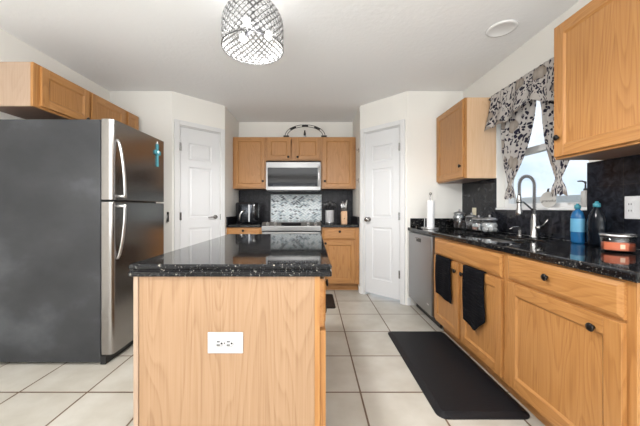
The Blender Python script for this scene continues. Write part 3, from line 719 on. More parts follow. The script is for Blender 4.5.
# outlet on island
def duplex(parent, horizontal, w_, h_):
    """faceplate in local xz at y=0 facing -y"""
    pl = link('faceplate', box(B(), -w_/2, w_/2, -.006, 0, -h_/2, h_/2), WHITE, parent, bevel=.0025)
    for s_ in (-1, 1):
        cx, cz = (s_*.0185, 0) if horizontal else (0, s_*.0185)
        cx -= .002 if horizontal else 0
        so = link('socket', lathe(B(), [(0, -.0085), (.0150, -.0085), (.0160, -.006), (0, -.006)], 20, (cx, 0, cz), 'y'), WHITE, pl, True)
        bm = B()
        for sl in (-1, 1):
            a, b__ = (cx-.004, cz+sl*.006) if horizontal else (cx+sl*.006, cz+.003)
            dx, dz = (.0058, .0021) if horizontal else (.0021, .0058)
            box(bm, a-dx, a+dx, -.0089, -.0082, b__-dz, b__+dz)
        lathe(bm, [(0, -.0089), (.0036, -.0089), (.0036, -.0082)], 10, (cx+.008, 0, cz) if horizontal else (cx, 0, cz-.008), 'y')
        link('slots', bm, plain('slot black', (.02, .02, .02), .6), so)
    link('screw', lathe(B(), [(0, -.0075), (.003, -.007), (.003, -.006)], 10, (-.002 if horizontal else 0, 0, 0), 'y'), CHROME, pl)
ou = thing('power_outlet', 'white horizontal double outlet on the oak island panel', 'outlet', (-.325, IY0-.0005, .592), 0)
duplex(ou, True, .131, .078)

# ================================================================== items on window counter
ou = thing('power_outlet', 'white outlet and switch plate on black tile beside the candle', 'outlet', (XR-.0115, 1.455, 1.095), RZ)
pl = link('faceplate', box(B(), -.06, .06, -.006, 0, -.06, .06), WHITE, ou, bevel=.0025)
so = link('socket', box(B(), -.047, -.013, -.009, -.006, -.034, .034), WHITE, pl, bevel=.002)
bm = B()
for z in (.017, -.017): box(bm, -.037, -.034, -.0095, -.0088, z-.004, z+.006); box(bm, -.026, -.023, -.0095, -.0088, z-.004, z+.006)
link('slots', bm, BLACK, so)
link('rocker', box(B(), .013, .047, -.010, -.006, -.034, .034), WHITE, pl, bevel=.003)
ou = thing('power_outlet', 'small beige outlet plate on black tile behind the glass jars', 'outlet', (XR-.0115, 2.93, 1.04), RZ)
BEI = plain('beige plastic', (.62, .56, .42), .4)
pl = link('faceplate', box(B(), -.036, .036, -.006, 0, -.058, .058), BEI, ou, bevel=.0025)
for z in (-.02, .02): link('socket', lathe(B(), [(0, -.0085), (.015, -.0085), (.016, -.006), (0, -.006)], 18, (0, 0, z), 'y'), BEI, pl, True)

# faucet
fa = thing('faucet', 'tall spring neck pull-down kitchen faucet in brushed nickel behind the sink', 'faucet', (1.585, 2.02, CT))
bm = B(); lathe(bm, [(0, 0), (.030, 0), (.030, .008), (.024, .016), (.022, .10), (.019, .14), (.014, .16), (.013, .17), (0, .17)], 24)
link('base', bm, CHROME, fa, True)
# neck path
R_ = .054
neck = [Vector((0, 0, .16+.22*k/8)) for k in range(9)]+[Vector((-R_+R_*math.cos(a), 0, .38+R_*math.sin(a)*1.15)) for a in [PI*k/16 for k in range(1, 17)]]+[Vector((-2*R_, 0, .37-.07*k/4)) for k in range(1, 5)]
link('hose', tube(B(), neck, .0075, 10), DKGREY, fa, True)
# spring helix
seg = []; tot = 0; acc = [0]
for a, c_ in zip(neck, neck[1:]): tot += (c_-a).length; acc.append(tot)
def along(s_):
    for k in range(len(neck)-1):
        if s_ <= acc[k+1]+1e-9:
            t = (s_-acc[k])/max(1e-9, acc[k+1]-acc[k]); return neck[k].lerp(neck[k+1], t), (neck[k+1]-neck[k]).normalized()
    return neck[-1], (neck[-1]-neck[-2]).normalized()
turns = 40; hp = []
for k in range(turns*9+1):
    s_ = tot*.30*0+tot*k/(turns*9); p, t = along(s_); yv = Vector((0, 1, 0)); xv = t.cross(yv)
    a = 2*PI*k/9; hp.append(p+(xv*math.cos(a)+yv*math.sin(a))*.0112)
link('spring', tube(B(), hp, .0022, 5), CHROME, fa, True)
bm = B(); hx = -2*R_
lathe(bm, [(0, .31), (.010, .31), (.013, .30), (.014, .22), (.020, .19), (.023, .165), (.019, .16), (0, .16)], 20, (hx, 0, 0)); link('spray_head', bm, CHROME, fa, True)
bm = tube(B(), [(.0, 0, .19), (-.03, 0, .215), (-.075, 0, .255), (hx+.012, 0, .262)], .0065, 8); lathe(bm, [(.015, .250), (.018, .250), (.018, .272), (.015, .272), (.015, .250)], 18, (hx, 0, 0))
link('holder_arm', bm, CHROME, fa, True)
bm = B(); tube(bm, [(0, -.015, .075), (0, -.055, .075)], .014, 14); tube(bm, [(0, -.05, .078), (.01, -.075, .10), (.015, -.10, .135)], [.006, .005, .005], 8)
link('handle', bm, CHROME, fa, True)
# soap pump of sink
sd = thing('soap_dispenser', 'short nickel soap pump with a curved spout set in the counter left of the faucet', 'soap dispenser', (1.575, 2.145, CT))
link('base', lathe(B(), [(0, 0), (.020, 0), (.020, .006), (.013, .012), (.012, .045), (0, .047)], 18), CHROME, sd, True)
link('spout', tube(B(), [(0, 0, .045), (0, 0, .062), (-.015, 0, .070), (-.055, 0, .066), (-.080, 0, .052)], [.008, .008, .007, .006, .005], 10), CHROME, sd, True)

# paper towel holder
pt = thing('paper_towel_holder', 'upright paper towel holder on the counter corner near the pantry door', 'paper towel holder', (1.205, 2.89, CT))
link('base', lathe(B(), [(0, 0), (.075, 0), (.075, .010), (.07, .014), (0, .014)], 28), SILV, pt, True)
link('rod', lathe(B(), [(0, .014), (.005, .014), (.005, .335), (.004, .345), (.012, .352), (.013, .362), (.008, .372), (0, .376)], 14), CHROME, pt, True)
o = link('paper_towel_roll', lathe(B(), [(.018, .016), (.036, .016), (.037, .018), (.037, .290), (.036, .292), (.018, .292), (.018, .016)], 32, (0, 0, 0)), plain('white paper', (.82, .82, .83), .9), None, True)
o.location = (1.205, 2.89, CT); tag(o, 'slim white paper towel roll on the upright holder', 'paper towel roll')
# slim white thing against side splash
o = link('phone_charger', box(box(B(), -.030, .030, -.02, .02, 0, .008), -.005, .005, -.004, .004, .008, .105), WHITE, bevel=.002); o.location = (1.215, 3.07, CT); tag(o, 'slim white upright stand in the counter corner left of the paper towels', 'stand')

# glass jars
def jar(name, label, x, y, r_, h_, content, lid='glass', squat=False):
    t = thing(name, label, 'jar', (x, y, CT), 0, 'glass jars on the window counter')
    link('glass_body', lathe(B(), [(0, .0), (r_*.9, 0), (r_, .008), (r_*(1.06 if squat else 1), h_*.5), (r_, h_*.82), (r_*.82, h_*.93), (r_*.80, h_), (r_*.76, h_), (r_*.78, h_*.92), (r_*.95, h_*.80), (r_*(1.0 if squat else .95), h_*.5), (r_*.95, .012), (0, .008)], 28), JARG, t, True)
    link('lid', lathe(B(), [(0, h_+.001), (r_*.86, h_+.001), (r_*.88, h_+.010), (r_*.5, h_+.022), (.006, h_+.026), (.010, h_+.036), (.008, h_+.045), (0, h_+.047)], 24), lid, t, True)
    if content:
        rnd = random.Random(int(r_*1e4)); bm = B(); mats, size = content
        zz = .012+size
        while zz < h_*.62:
            for k in range(7):
                a = 2*PI*k/6+zz*9; rr = (r_*.93-size)*(1 if k < 6 else 0)
                lathe(bm, [(0, -size), (size*.7, -size*.6), (size, 0), (size*.7, size*.65), (0, size*1.05)], 8, (rr*math.cos(a)*.95, rr*math.sin(a)*.95, zz), mi=rnd.randrange(len(mats)))
            zz += size*1.5
        o = link('contents', bm, mats, t, True)
    return t
SW = [plain('cream candy', (.78, .72, .66), .5), plain('pink candy', (.62, .36, .28), .5), plain('white candy', (.8, .79, .76), .5)]
CF = [plain('dark pods', (.10, .07, .06), .5), plain('grey pods', (.30, .28, .27), .5)]
METL = plain('pewter lid', (.35, .35, .36), .3, .9)
jar('glass_jar', 'tall lidded glass jar of dark pods, leftmost of the counter jars', 1.49, 2.87, .060, .155, (CF, .016), METL)
jar('glass_jar', 'glass jar with a pale lid directly below the beige outlet', 1.53, 2.72, .058, .125, (CF, .015), METL)
jar('glass_jar', 'squat glass jar of pink and cream sweets, middle of the row', 1.50, 2.55, .064, .105, (SW[1:], .018), METL, True)
jar('glass_jar', 'round glass jar of white sweets, nearest the sink and soap pump', 1.50, 2.395, .066, .110, ([SW[0], SW[2]], .022), METL, True)

# blue dish soap bottle
def bottle(name, label, x, y, body, cap, prof, caph, sx=1, sy=.6, lab=None):
    t = thing(name, label, 'bottle', (x, y, CT)); bm = lathe(B(), prof, 28, sx=sx, sy=sy)
    link('bottle_body', bm, body, t, True); z = prof[-1][1]
    link('cap', lathe(B(), [(0, z-.002), (.016, z-.002), (.016, z+caph*.6), (.008, z+caph*.75), (.007, z+caph), (0, z+caph)], 18), cap, t, True)
    if lab: link('label', lathe(B(), [(prof[2][0]*1.01, .07), (prof[2][0]*1.015, .075), (prof[3][0]*1.015, .145), (prof[3][0]*1.0, .15)], 28, sx=sx, sy=sy), lab, t, True)
    return t
bt = bottle('dish_soap_bottle', 'translucent blue dish soap bottle standing by the window sill', 1.60, 1.705, BLUEP, TEAL,
       [(0, 0), (.034, 0), (.038, .012), (.037, .160), (.029, .188), (.014, .202), (.013, .210)], .030, sx=.75, sy=1.0, lab=plain('blue white label', (.12, .36, .55), .4))
DKB = plain('dark soap bottle plastic', (.004, .006, .010), .15, Specular_IOR_Level=.2)
bottle('dark_soap_bottle', 'dark bottle with a teal cap and sloped shoulders beside the blue soap bottle', 1.585, 1.575, DKB, TEAL,
       [(0, 0), (.040, 0), (.047, .012), (.047, .13), (.040, .17), (.016, .212), (.013, .220)], .030, sx=.7, sy=1.0)
# soap pump on sill
sp_ = thing('pump_bottle', 'slim grey pump bottle on the near end of the window sill', 'bottle', (1.715, 1.775, WZ0+.0125))
GRB = plain('grey stoneware', (.42, .41, .40), .5)
link('bottle_body', lathe(B(), [(0, 0), (.020, 0), (.022, .004), (.022, .095), (.018, .103), (.009, .106), (0, .106)], 20), GRB, sp_, True)
link('pump', tube(lathe(B(), [(0, .106), (.010, .106), (.010, .118), (.005, .12), (.004, .150), (0, .15)], 14), [(0, 0, .150), (0, .0, .158), (-.012, .010, .166), (-.030, .022, .166)], [.006, .006, .005, .004], 8), DKGREY, sp_, True)
# pumpkin sign on sill
pk = thing('pumpkin_sign', 'small white pumpkin shaped sign with script writing on the window sill', 'ornament', (1.705, 2.045, WZ0+.0125), math.radians(-38))
pts = []
for k in range(40):
    a = 2*PI*k/40; rr = 1+.05*math.cos(5*a+PI)
    pts.append((.046*math.cos(a)*rr, .056+.056*math.sin(a)*(1+.02*math.cos(4*a))))
zm = min(z for x, z in pts); pts = [(x, z-zm) for x, z in pts]
bm = B(); ppoly(bm, pts, .009, .018); link('pumpkin_board', bm, plain('whitewashed wood', (.56, .53, .49), .7), pk, bevel=.002)
bm = B(); ppoly(bm, [(-.009, .105), (.008, .105), (.005, .124), (.010, .136), (-.002, .138), (-.007, .124)], .008, .016); link('stem', bm, plain('dark stem', (.06, .05, .05), .8), pk)
text('lettering', 'grateful', .026, plain('black ink', (.02, .02, .02), .6), pk, (0, -.0095, .047), (PI/2, 0, 0), .0006)
# 3-wick candle
cd = thing('jar_candle', 'three wick candle with orange wax in a glass jar, near end of the counter', 'candle', (1.475, 1.365, CT)); cd.scale = (.86, .86, .86)
link('glass_jar', lathe(B(), [(0, 0), (.066, 0), (.072, .006), (.073, .085), (.071, .0865), (.069, .085), (.068, .012), (0, .010)], 40), JARG, cd, True)
WAX = plain('orange red wax', (.62, .13, .055), .45)
link('wax', lathe(B(), [(0, .012), (.0665, .012), (.0665, .052), (0, .052)], 36), WAX, cd, True)
bm = B()
for a in range(3): tube(bm, [(.028*math.cos(a*2.09), .028*math.sin(a*2.09), .050), (.028*math.cos(a*2.09), .028*math.sin(a*2.09), .064)], .0015, 6)
link('wick', bm, BLACK, cd)
bm = B(); a0, a1 = PI*.98, PI*1.42   # label patch curved toward the camera
seg_ = [(.0738*math.cos(a0+(a1-a0)*k/10), .0738*math.sin(a0+(a1-a0)*k/10)) for k in range(11)]
vs = [[bm.verts.new((x, y, z)) for x, y in seg_] for z in (.016, .058)]
for k in range(10): bm.faces.new((vs[0][k], vs[0][k+1], vs[1][k+1], vs[1][k]))
link('label', bm, plain('amber label', (.50, .13, .06), .5), cd)
bm = B(); a0, a1 = PI*1.28, PI*1.36
seg_ = [(.0744*math.cos(a0+(a1-a0)*k/4), .0744*math.sin(a0+(a1-a0)*k/4)) for k in range(5)]
vs = [[bm.verts.new((x, y, z)) for x, y in seg_] for z in (.024, .048)]
for k in range(4): bm.faces.new((vs[0][k], vs[0][k+1], vs[1][k+1], vs[1][k]))
link('label_patch', bm, plain('peach print', (.75, .50, .36), .5), cd)
link('lid', lathe(B(), [(0, .0870), (.074, .0870), (.076, .090), (.075, .100), (.068, .103), (0, .103)], 40), plain('silver lid', (.55, .55, .56), .25, 1), cd, True)

# ================================================================== towels
def towel(label, y_a, y_b, ztop, zbot, skew):
    """towel folded over the top of a cabinet door, hanging on the room side; y_a far, y_b near"""
    x_f = FX-.0192; bm = B(); nx, nz = 14, 22; rows = []
    path = []
    for k in range(nz+1):
        s_ = k/nz; path.append(s_)
    for k in range(nz+1):
        row = []
        for i in range(nx+1):
            u_ = i/nx; y = y_a+(y_b-y_a)*u_
            zb = zbot(u_); z = ztop+.006-(ztop+.006-zb)*path[k]
            rip = .004*math.sin(u_*9+path[k]*2)*min(1, path[k]*4)+.006
            yy = y+.008*math.sin(path[k]*5)*path[k]+skew*path[k]
            row.append(bm.verts.new((x_f-.007-rip, yy, z)))
        rows.append(row)
    for a, b_ in zip(rows, rows[1:]):
        for i in range(nx): bm.faces.new((a[i], a[i+1], b_[i+1], b_[i]))
    # over-the-top flap into the gap
    top = [bm.verts.new((x_f-.004, v.co.y, ztop+.010)) for v in rows[0]]; top2 = [bm.verts.new((x_f+.004, v.co.y, ztop+.0095)) for v in rows[0]]; 
    for A_, C_ in ((rows[0], top), (top, top2)):
        for i in range(nx): bm.faces.new((A_[i], A_[i+1], C_[i+1], C_[i]))
    o = link('hand_towel', bm, TOWEL, None, True); md = o.modifiers.new('thick', 'SOLIDIFY'); md.thickness = .007; md.offset = 0
    return tag(o, label, 'towel', 'black towels on the sink cabinet doors')
towel('short black hand towel draped over the left sink cabinet door', 2.425, 2.175, .682, lambda u: .375-.018*u, .0)
towel('longer black hand towel with a pointed hem on the right sink cabinet door', 1.985, 1.75, .682, lambda u: .318-.03*min(1, u/.55) if u < .55 else .288+.10*(u-.55)/.45, .0)

# ================================================================== mats
def mat_(name, label, x0, x1, y0, y1, h_=.018, r_=.05):
    bm = B(); prev = None
    for ins, z in ((0, .0005), (0, .005), (.035, h_), (.040, h_)):
        pts = []
        for (cx, cy, a0) in ((x1-r_, y1-r_, 0), (x0+r_, y1-r_, PI/2), (x0+r_, y0+r_, PI), (x1-r_, y0+r_, 1.5*PI)):
            for k in range(6):
                an = a0+PI/2*k/5; q = max(r_-ins, .01); sgx = math.cos(an); sgy = math.sin(an)
                ex = (1 if cx > (x0+x1)/2 else -1)*(r_-ins-q); ey = (1 if cy > (y0+y1)/2 else -1)*(r_-ins-q)
                pts.append((cx+ex+q*sgx, cy+ey+q*sgy, z))
        cur = [bm.verts.new(p) for p in pts]; nn = len(cur)
        if prev:
            for k in range(nn): bm.faces.new((prev[k], prev[(k+1) % nn], cur[(k+1) % nn], cur[k]))
        else: bm.faces.new(cur)
        prev = cur
    bm.faces.new(prev)
    return tag(link(name, bm, MAT), label, 'floor mat')
mat_('kitchen_mat', 'long black cushioned mat on the floor below the sink cabinet', 650e-3, 1.145, 1.455, 2.492)
mat_('kitchen_mat', 'small black mat on the floor before the range, mostly behind the island', -.55, .250, 3.07, 3.58, .010, .03)

# ================================================================== curtains
def cloth(name, label, rows, parent=None, group=None, th=.0025, uo=(0, 0)):
    """rows: list of (z, y_near.. list of points) -> rows of Vector"""
    bm = B(); uv = bm.loops.layers.uv.new('UVMap'); vs = [[bm.verts.new(p) for p in r_] for r_ in rows]
    uvs = {}
    nr, nc = len(rows), len(rows[0])
    for j in range(nr):
        for i in range(nc): uvs[vs[j][i]] = (uo[0]+rows[0][i][1]*1.0 if False else uo[0]+i/(nc-1)*uo_w[0], uo[1]+uo_h[0]*j/(nr-1))
    for j in range(nr-1):
        for i in range(nc-1):
            f_ = bm.faces.new((vs[j][i], vs[j][i+1], vs[j+1][i+1], vs[j+1][i]))
            for l in f_.loops: l[uv].uv = uvs[l.vert]
    me = bpy.data.meshes.new(name); bm.to_mesh(me); bm.free(); me.materials.append(FAB)
    for p in me.polygons: p.use_smooth = True
    o = bpy.data.objects.new(name, me); COL.objects.link(o); md = o.modifiers.new('thick', 'SOLIDIFY'); md.thickness = th; md.offset = 0
    if parent: o.parent = parent
    return o
uo_w = [.9]; uo_h = [.35]
rod = thing('curtain_rod', 'thin black curtain rod above the window', 'curtain rod')
RYF, RYN = 2.545, 1.69; RXX = 1.620; RZZ = 2.085
link('rod', tube(B(), [(RXX, RYF+.02, RZZ), (RXX, RYN-.02, RZZ)], .006, 10), BLACK, rod, True)
for y in (RYF+.03, RYN-.03): link('finial', lathe(B(), [(0, -.014), (.010, -.009), (.013, 0), (.010, .009), (0, .014)], 14, (RXX, y, RZZ), 'y'), BLACK, rod, True)
for y in (RYF-.02, RYN+.02): link('bracket', box(box(B(), RXX+.006, XR-.0005, y-.004, y+.004, RZZ-.004, RZZ+.004), XR-.003, XR-.0005, y-.012, y+.012, RZZ-.03, RZZ+.03), BLACK, rod)
# valance
nc, nr = 110, 16; rows = []
def vbot(t):   # t 0 far .. 1 near
    key = [(0, 1.795), (.12, 1.80), (.30, 1.800), (.42, 1.83), (.52, 1.868), (.62, 1.860), (.72, 1.81), (.85, 1.79), (1, 1.79)]
    for (a, za), (b_, zb) in zip(key, key[1:]):
        if t <= b_: 
            q = (t-a)/(b_-a); q = q*q*(3-2*q); return za+(zb-za)*q
    return key[-1][1]
for j in range(nr):
    s_ = j/(nr-1); r_ = []
    for i in range(nc):
        t = i/(nc-1); y = RYF+(RYN-RYF)*t+(.035*(s_**1.5))*(1 if t < .5 else -1)*abs(2*t-1)
        zt = RZZ+.018; z = zt+(vbot(t)-zt)*s_
        x = RXX-.012-.040*s_**1.3-.012*math.sin(t*34+.6*math.sin(t*9))*(s_**.6)-.004*math.sin(t*120)*(1-s_)
        r_.append((x, y, z))
    rows.append(r_)
o = cloth('window_valance', '', rows, uo=(0, 0)); tag(o, 'floral valance hanging across the top of the window', 'valance')
def drape(label, y_top0, y_top1, y_tie, z_tie, z_end, wt, uo):
    nc, nr = 60, 40; rows = []; ztop = 2.06
    for j in range(nr):
        s_ = j/(nr-1); z = ztop+(z_end-ztop)*s_; st = (ztop-z_tie)/(ztop-z_end)
        hw0 = abs(y_top1-y_top0)/2; c0 = (y_top0+y_top1)/2
        if s_ < st:
            q = s_/st; k = max(0, q-.12)/.88; hw = hw0*(1-k**1.7)+wt*k**1.7; c_ = c0+(y_tie-c0)*k**1.5
            amp = .010+.018*k*(1-k)*2
        else:
            q = (s_-st)/(1-st); hw = wt+(.062-wt)*math.sin(q*PI/2); c_ = y_tie; amp = .012
        r_ = []
        for i in range(nc):
            t = 2*i/(nc-1)-1; pin = 1-abs(s_-st)/.06 if abs(s_-st) < .06 else 0
            g_ = min(1, hw/.12); x = 1.640+amp*g_*math.sin(t*19+s_*2)-.026*g_*(1-t*t)*(.3+.7*min(1, s_*1.3))
            r_.append((x, c_-hw*t, z+(.010*math.sin(t*11) if s_ > .97 else 0)))
        rows.append(r_)
    uo_w[0] = .55; uo_h[0] = 1.0
    o = cloth('curtain', label, rows, uo=uo); tag(o, label, 'curtain', 'tied floral curtains at the window')
    # tie band
    bm = B(); pts = [(1.640+.024*math.cos(a)-.012, y_tie+(wt+.006)*math.sin(a), z_tie) for a in [2*PI*k/20 for k in range(20)]]
    return o
drape('floral curtain tied at the bottom, far one left of the faucet', 2.47, 2.07, 2.35, 1.285, 1.175, .020, (2.1, 3.3))
drape('floral curtain tied at the bottom, near one beside the large wall cabinet', 2.045, 1.66, 1.885, 1.285, 1.180, .020, (5.1, 1.7))

# ================================================================== back counter items
# air fryer
af = thing('air_fryer', 'black air fryer with a silver handle on the left back counter', 'air fryer', (-.905, 3.96, CT))
def rbox(bm, w_, d_, z0, z1, r_, ins_top=0, mi=0, n=6, cx=0, cy=0):
    prev = None
    for ins, z in ((.006, z0), (0, z0+.006), (0+ins_top*.2, z1-.02), (.008+ins_top, z1-.005), (.02+ins_top, z1)):
        pts = []
        for (sx, sy, a0) in ((1, 1, 0), (-1, 1, PI/2), (-1, -1, PI), (1, -1, 1.5*PI)):
            for k in range(n+1):
                an = a0+PI/2*k/n; pts.append((cx+sx*(w_/2-r_)+(r_-ins)*math.cos(an), cy+sy*(d_/2-r_)+(r_-ins)*math.sin(an), z))
        cur = [bm.verts.new(p) for p in pts]; nn = len(cur)
        if prev:
            for k in range(nn): bm.faces.new((prev[k], prev[(k+1) % nn], cur[(k+1) % nn], cur[k])).material_index = mi
        else: bm.faces.new(cur).material_index = mi
        prev = cur
    bm.faces.new(prev).material_index = mi; return bm
GLB = plain('glossy black plastic', (.010, .010, .012), .12)
link('body', rbox(B(), .31, .30, 0, .292, .06), GLB, af, True)
ba = link('basket', rbox(B(), .175, .06, .02, .275, .028, cx=.005, cy=-.135), plain('gunmetal front', (.05, .055, .065), .2, .7), af, True)
link('handle', tube(B(), [(-.075, -.165, .03), (-.078, -.190, .06), (-.070, -.195, .13), (-.045, -.195, .165), (-.02, -.168, .175)], [.011]*5, 10), SILV, ba, True)
link('control_strip', box(B(), .035, .055, -.170, -.1645, .03, .262), METL, ba, bevel=.001)
# utensil crock
cr_ = thing('utensil_crock', 'white enamel crock on the right back counter beside the range', 'crock', (.232, 3.93, CT))
link('body', lathe(B(), [(0, 0), (.056, 0), (.060, .006), (.060, .180), (.062, .186), (.056, .186), (.055, .012), (0, .010)], 32), WHITE, cr_, True)
link('base_band', lathe(B(), [(.0605, .004), (.062, .006), (.062, .022), (.0605, .024)], 32), METL, cr_, True)
lab = ['black slotted spatula, leftmost in the white crock', 'black cooking spoon left of centre in the white crock', 'black turner, tallest in the centre of the white crock', 'black ladle right of centre in the white crock', 'black pasta server, rightmost in the white crock']
for k, (dx, dy, hgt, kind) in enumerate(((-.075, .0, .262, 'spatula'), (-.035, -.02, .275, 'spoon'), (.0, .02, .290, 'spatula'), (.045, -.01, .272, 'spoon'), (.085, .01, .262, 'spoon'))):
    t = thing('cooking_%s' % kind, lab[k], 'cooking utensil', (.232, 3.93, CT+.012), 0, 'black utensils in the white crock')
    b0 = Vector((dx*.35, dy*.5, .002)); b1 = Vector((dx*.8, dy, hgt-.060))
    link('handle', tube(B(), [b0, b1], .005, 8), BLACK, t, True)
    bm = B(); e = b1+(b1-b0).normalized()*.035
    if kind == 'spatula': rbox(bm, .055, .012, b1.z-.008, b1.z+.080, .004, cx=e.x, cy=e.y)
    else: lathe(bm, [(0, -.038), (.018, -.03), (.028, -.005), (.026, .02), (.014, .036), (0, .040)], 16, (e.x, e.y, b1.z+.035), sx=1, sy=.35)
    link('head', bm, BLACK, t, True)
# knife block with knives
kb = thing('knife_block', 'small light wood knife block on the right back counter', 'knife block', (.432, 3.93, CT))
link('block', prism(B(), [(-.040, -.045, 0), (-.040, .075, 0), (-.040, .095, .135), (-.040, -.025, .175)], (.080, 0, 0)), oak('light block wood', (.45, .25, .12), (.62, .37, .20), (.70, .45, .26), 2), kb, bevel=.003)
link('emblem', lathe(B(), [(0, -.003), (.006, -.003), (.006, 0), (0, 0)], 12, (0, -.040, .07), 'y'), BRONZE, kb)
kl = ['far left', 'left of centre', 'right of centre', 'far right']
for k, (dx, dy, l_) in enumerate(((-.026, .0, .115), (-.009, .02, .150), (.010, .0, .125), (.027, .025, .17))):
    zt = .175-(dy+.025)/.12*.040
    t = thing('kitchen_knife', 'silver handled knife in the wood block, %s' % kl[k], 'knife', (.432+dx, 3.93+dy, CT+zt), 0, 'knives in the wood block')
    link('handle', tube(B(), [(0, 0, .002), (dx*.15, -.004, l_*.5), (dx*.5, -.012, l_)], [.008, .009, .007], 10), SILV, t, True)
    link('bolster', tube(B(), [(0, 0, .0005), (0, 0, .012)], .010, 10), CHROME, t, True)
# wall arch decoration above the back cabinets
ar = thing('arched_picture_rack', 'black wire arch ornament with five plaques standing on top of the back cabinets', 'ornament', (-.113, 4.03, UTB+.0005))
bm = B(); R1, R2 = .285, .255
tube(bm, [(R1*math.cos(a), 0, .028+.158*math.sin(a)) for a in [PI*k/28 for k in range(29)]], .0042, 8)
tube(bm, [(R2*math.cos(a), 0, .022+.136*math.sin(a)) for a in [PI*k/28 for k in range(29)]], .0042, 8)
for s_ in (-1, 1): box(bm, s_*.27-.055, s_*.27+.055, -.02, .02, 0, .006)
link('wire_arch', bm, BLACK, ar, True)
for a, ww in ((PI*.0, .04), (PI*.28, .045), (PI*.5, .045), (PI*.72, .045), (PI, .04)):
    ct, st = math.cos(a), math.sin(a); c_ = Vector(((R1+R2)/2*ct, 0, .024+.147*st)); 
    if a in (0, PI): c_.z = .020
    bm = box(B(), -ww, ww, -.009, .009, -.013, .013); sl = -.45*ct if 0 < a < PI else 0
    o = link('plaque', bm, BLACK, ar, bevel=.003); o.location = c_; o.rotation_euler = (0, -sl, 0)
o = thing('small_figurine', 'tiny black figurine on a white foot under the wire arch', 'figurine', (-.118, 4.03, UTB+.0005))
link('foot', lathe(B(), [(0, 0), (.022, 0), (.020, .022), (.010, .028), (0, .028)], 14), WHITE, o, True)
link('figure', lathe(B(), [(0, .028), (.012, .03), (.018, .05), (.013, .078), (.008, .084), (.012, .094), (.008, .106), (0, .108)], 14), BLACK, o, True)

# ================================================================== ceiling light & cover
LXc, LYc = -.372, 1.75
cl = thing('ceiling_light', 'drum shaped crystal lattice ceiling light hanging above the island', 'ceiling light', (LXc, LYc, H))
link('canopy', lathe(B(), [(0, -.0005), (.065, -.0005), (.065, -.012), (.050, -.030), (0, -.032)], 32), CHROME, cl, True)
link('stem', lathe(B(), [(0, -.03), (.010, -.03), (.010, -.165), (.028, -.170), (.030, -.20), (.012, -.215), (0, -.22)], 20), DKGREY, cl, True)
WIRE = plain('lattice wire', (.10, .10, .10), .45, .5)
CRY, nt, b = new_mat('milky crystal'); b.inputs['Base Color'].default_value = (.62, .62, .62, 1); b.inputs['Roughness'].default_value = .12; b.inputs['Transmission Weight'].default_value = .35
def shade_r(h_):   # h_ 0 bottom rim .. 1 top
    return .186*(1 if h_ < .45 else 1-.42*((h_-.45)/.55)**2.2)
SH = .275; zb = -(H-2.080)
def spt(a, h_, dr=0): r_ = shade_r(h_)+dr; return Vector((r_*math.cos(a), r_*math.sin(a), zb+SH*h_))
bm = B(); NW = 30
for sgn in (1, -1):
    for k in range(NW):
        a0 = 2*PI*k/NW; tube(bm, [spt(a0+sgn*h_/14*2*PI*7/NW, h_/14) for h_ in range(15)], .0024, 4)
link('wire_lattice', bm, WIRE, cl)
bm = B(); NR = 7
for j in range(1, 2*NR):
    h_ = j/(2*NR)
    for k in range(NW):
        a = 2*PI*(k+.5*((j+1) % 2)+.0)/NW+(PI/NW)*0
        c_ = spt(a, h_); t = Vector((-math.sin(a), math.cos(a), 0)); up = Vector((0, 0, 1)); n_ = Vector((math.cos(a), math.sin(a), 0))
        wd = shade_r(h_)*2*PI/NW*.30; ht = SH/(2*NR)*.62
        v_ = [bm.verts.new(c_+q) for q in (t*wd, up*ht, -t*wd, -up*ht)]; o1 = bm.verts.new(c_+n_*.004); o2 = bm.verts.new(c_-n_*.004)
        for q in range(4): bm.faces.new((v_[q], v_[(q+1) % 4], o1)); bm.faces.new((v_[(q+1) % 4], v_[q], o2))
o = link('crystals', bm, CRY, cl)
bm = B(); tube(bm, [spt(2*PI*k/48, 0) for k in range(48)], .0032, 8, True);
link('rim', bm, WIRE, cl, True); bm = B(); tube(bm, [spt(2*PI*k/48, 1) for k in range(48)], .003, 8, True)
for k in range(3): tube(bm, [spt(2*PI*k/3, 1), (0, 0, zb+SH)], .002, 6)
link('top_ring', bm, WIRE, cl, True)
BULB, nt, b = new_mat('lit bulb'); b.inputs['Emission Color'].default_value = (1, .96, .9, 1); b.inputs['Emission Strength'].default_value = 5
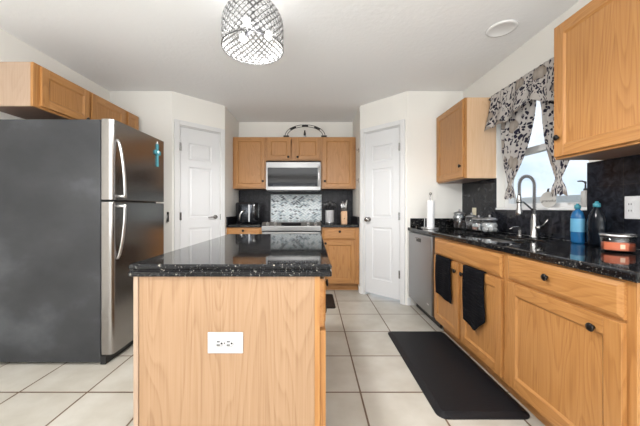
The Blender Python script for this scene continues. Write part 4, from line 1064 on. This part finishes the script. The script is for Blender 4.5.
for k in range(3):
    a = 2*PI*k/3+.35; d_ = Vector((math.cos(a), math.sin(a), -.25)).normalized()
    so = link('bulb_socket', tube(B(), [Vector((0, 0, -.20))+d_*.02, Vector((0, 0, -.20))+d_*.075], .014, 12), DKGREY, cl, True)
    c_ = Vector((0, 0, -.20))+d_*.100
    link('bulb', lathe(B(), [(0, -.028), (.016, -.022), (.024, -.005), (.022, .012), (.010, .026), (0, .028)], 14, c_), BULB, so, True)
pl_ = bpy.data.lights.new('ceiling_light_glow', 'POINT'); pl_.energy = 5; pl_.color = (1, .985, .965); pl_.shadow_soft_size = .06
po = bpy.data.objects.new('ceiling_light_glow', pl_); COL.objects.link(po); po.location = (0, 0, -.26); po.parent = cl
sl_ = bpy.data.lights.new('ceiling_light_downlight', 'SPOT'); sl_.energy = 70; sl_.color = (1, .985, .965); sl_.shadow_soft_size = .12; sl_.spot_size = math.radians(172); sl_.spot_blend = .35
so_ = bpy.data.objects.new('ceiling_light_downlight', sl_); COL.objects.link(so_); so_.location = (0, 0, zb+.0); so_.parent = cl
o = link('ceiling_speaker_cover', lathe(B(), [(0, -.006), (.075, -.006), (.080, -.009), (.098, -.007), (.102, -.0005), (0, -.0005)], 40), plain('white cover', (.86, .86, .86), .6), None, True); o.location = (1.385, 2.07, H); tag(o, 'round white flush cover on the ceiling above the window counter', 'ceiling cover')
# hooks
for z in (1.86, 1.46):
    o = link('wall_hook', tube(box(B(), -.002, .0, -.012, .012, -.03, .03), [(-.002, 0, .01), (-.025, 0, -.005), (-.03, 0, .012)], .003, 6), CHROME, None)
    o.location = (AR-.0005, 3.72, z); tag(o, 'small metal hook on the alcove wall by the back cabinet, %s one' % ('upper' if z > 1.6 else 'lower'), 'hook', 'hooks on the alcove wall')
o = link('wall_hook', tube(box(B(), -.012, .012, -.004, 0, -.05, .06), [(0, -.004, .03), (0, -.03, -.02), (0, -.034, -.045), (0, -.022, -.06), (0, -.018, -.045)], .005, 8), CHROME, None)
o.location = (-1.632, YF-.0005, .99); tag(o, 'metal hook on the wall between the refrigerator and the left door', 'hook')
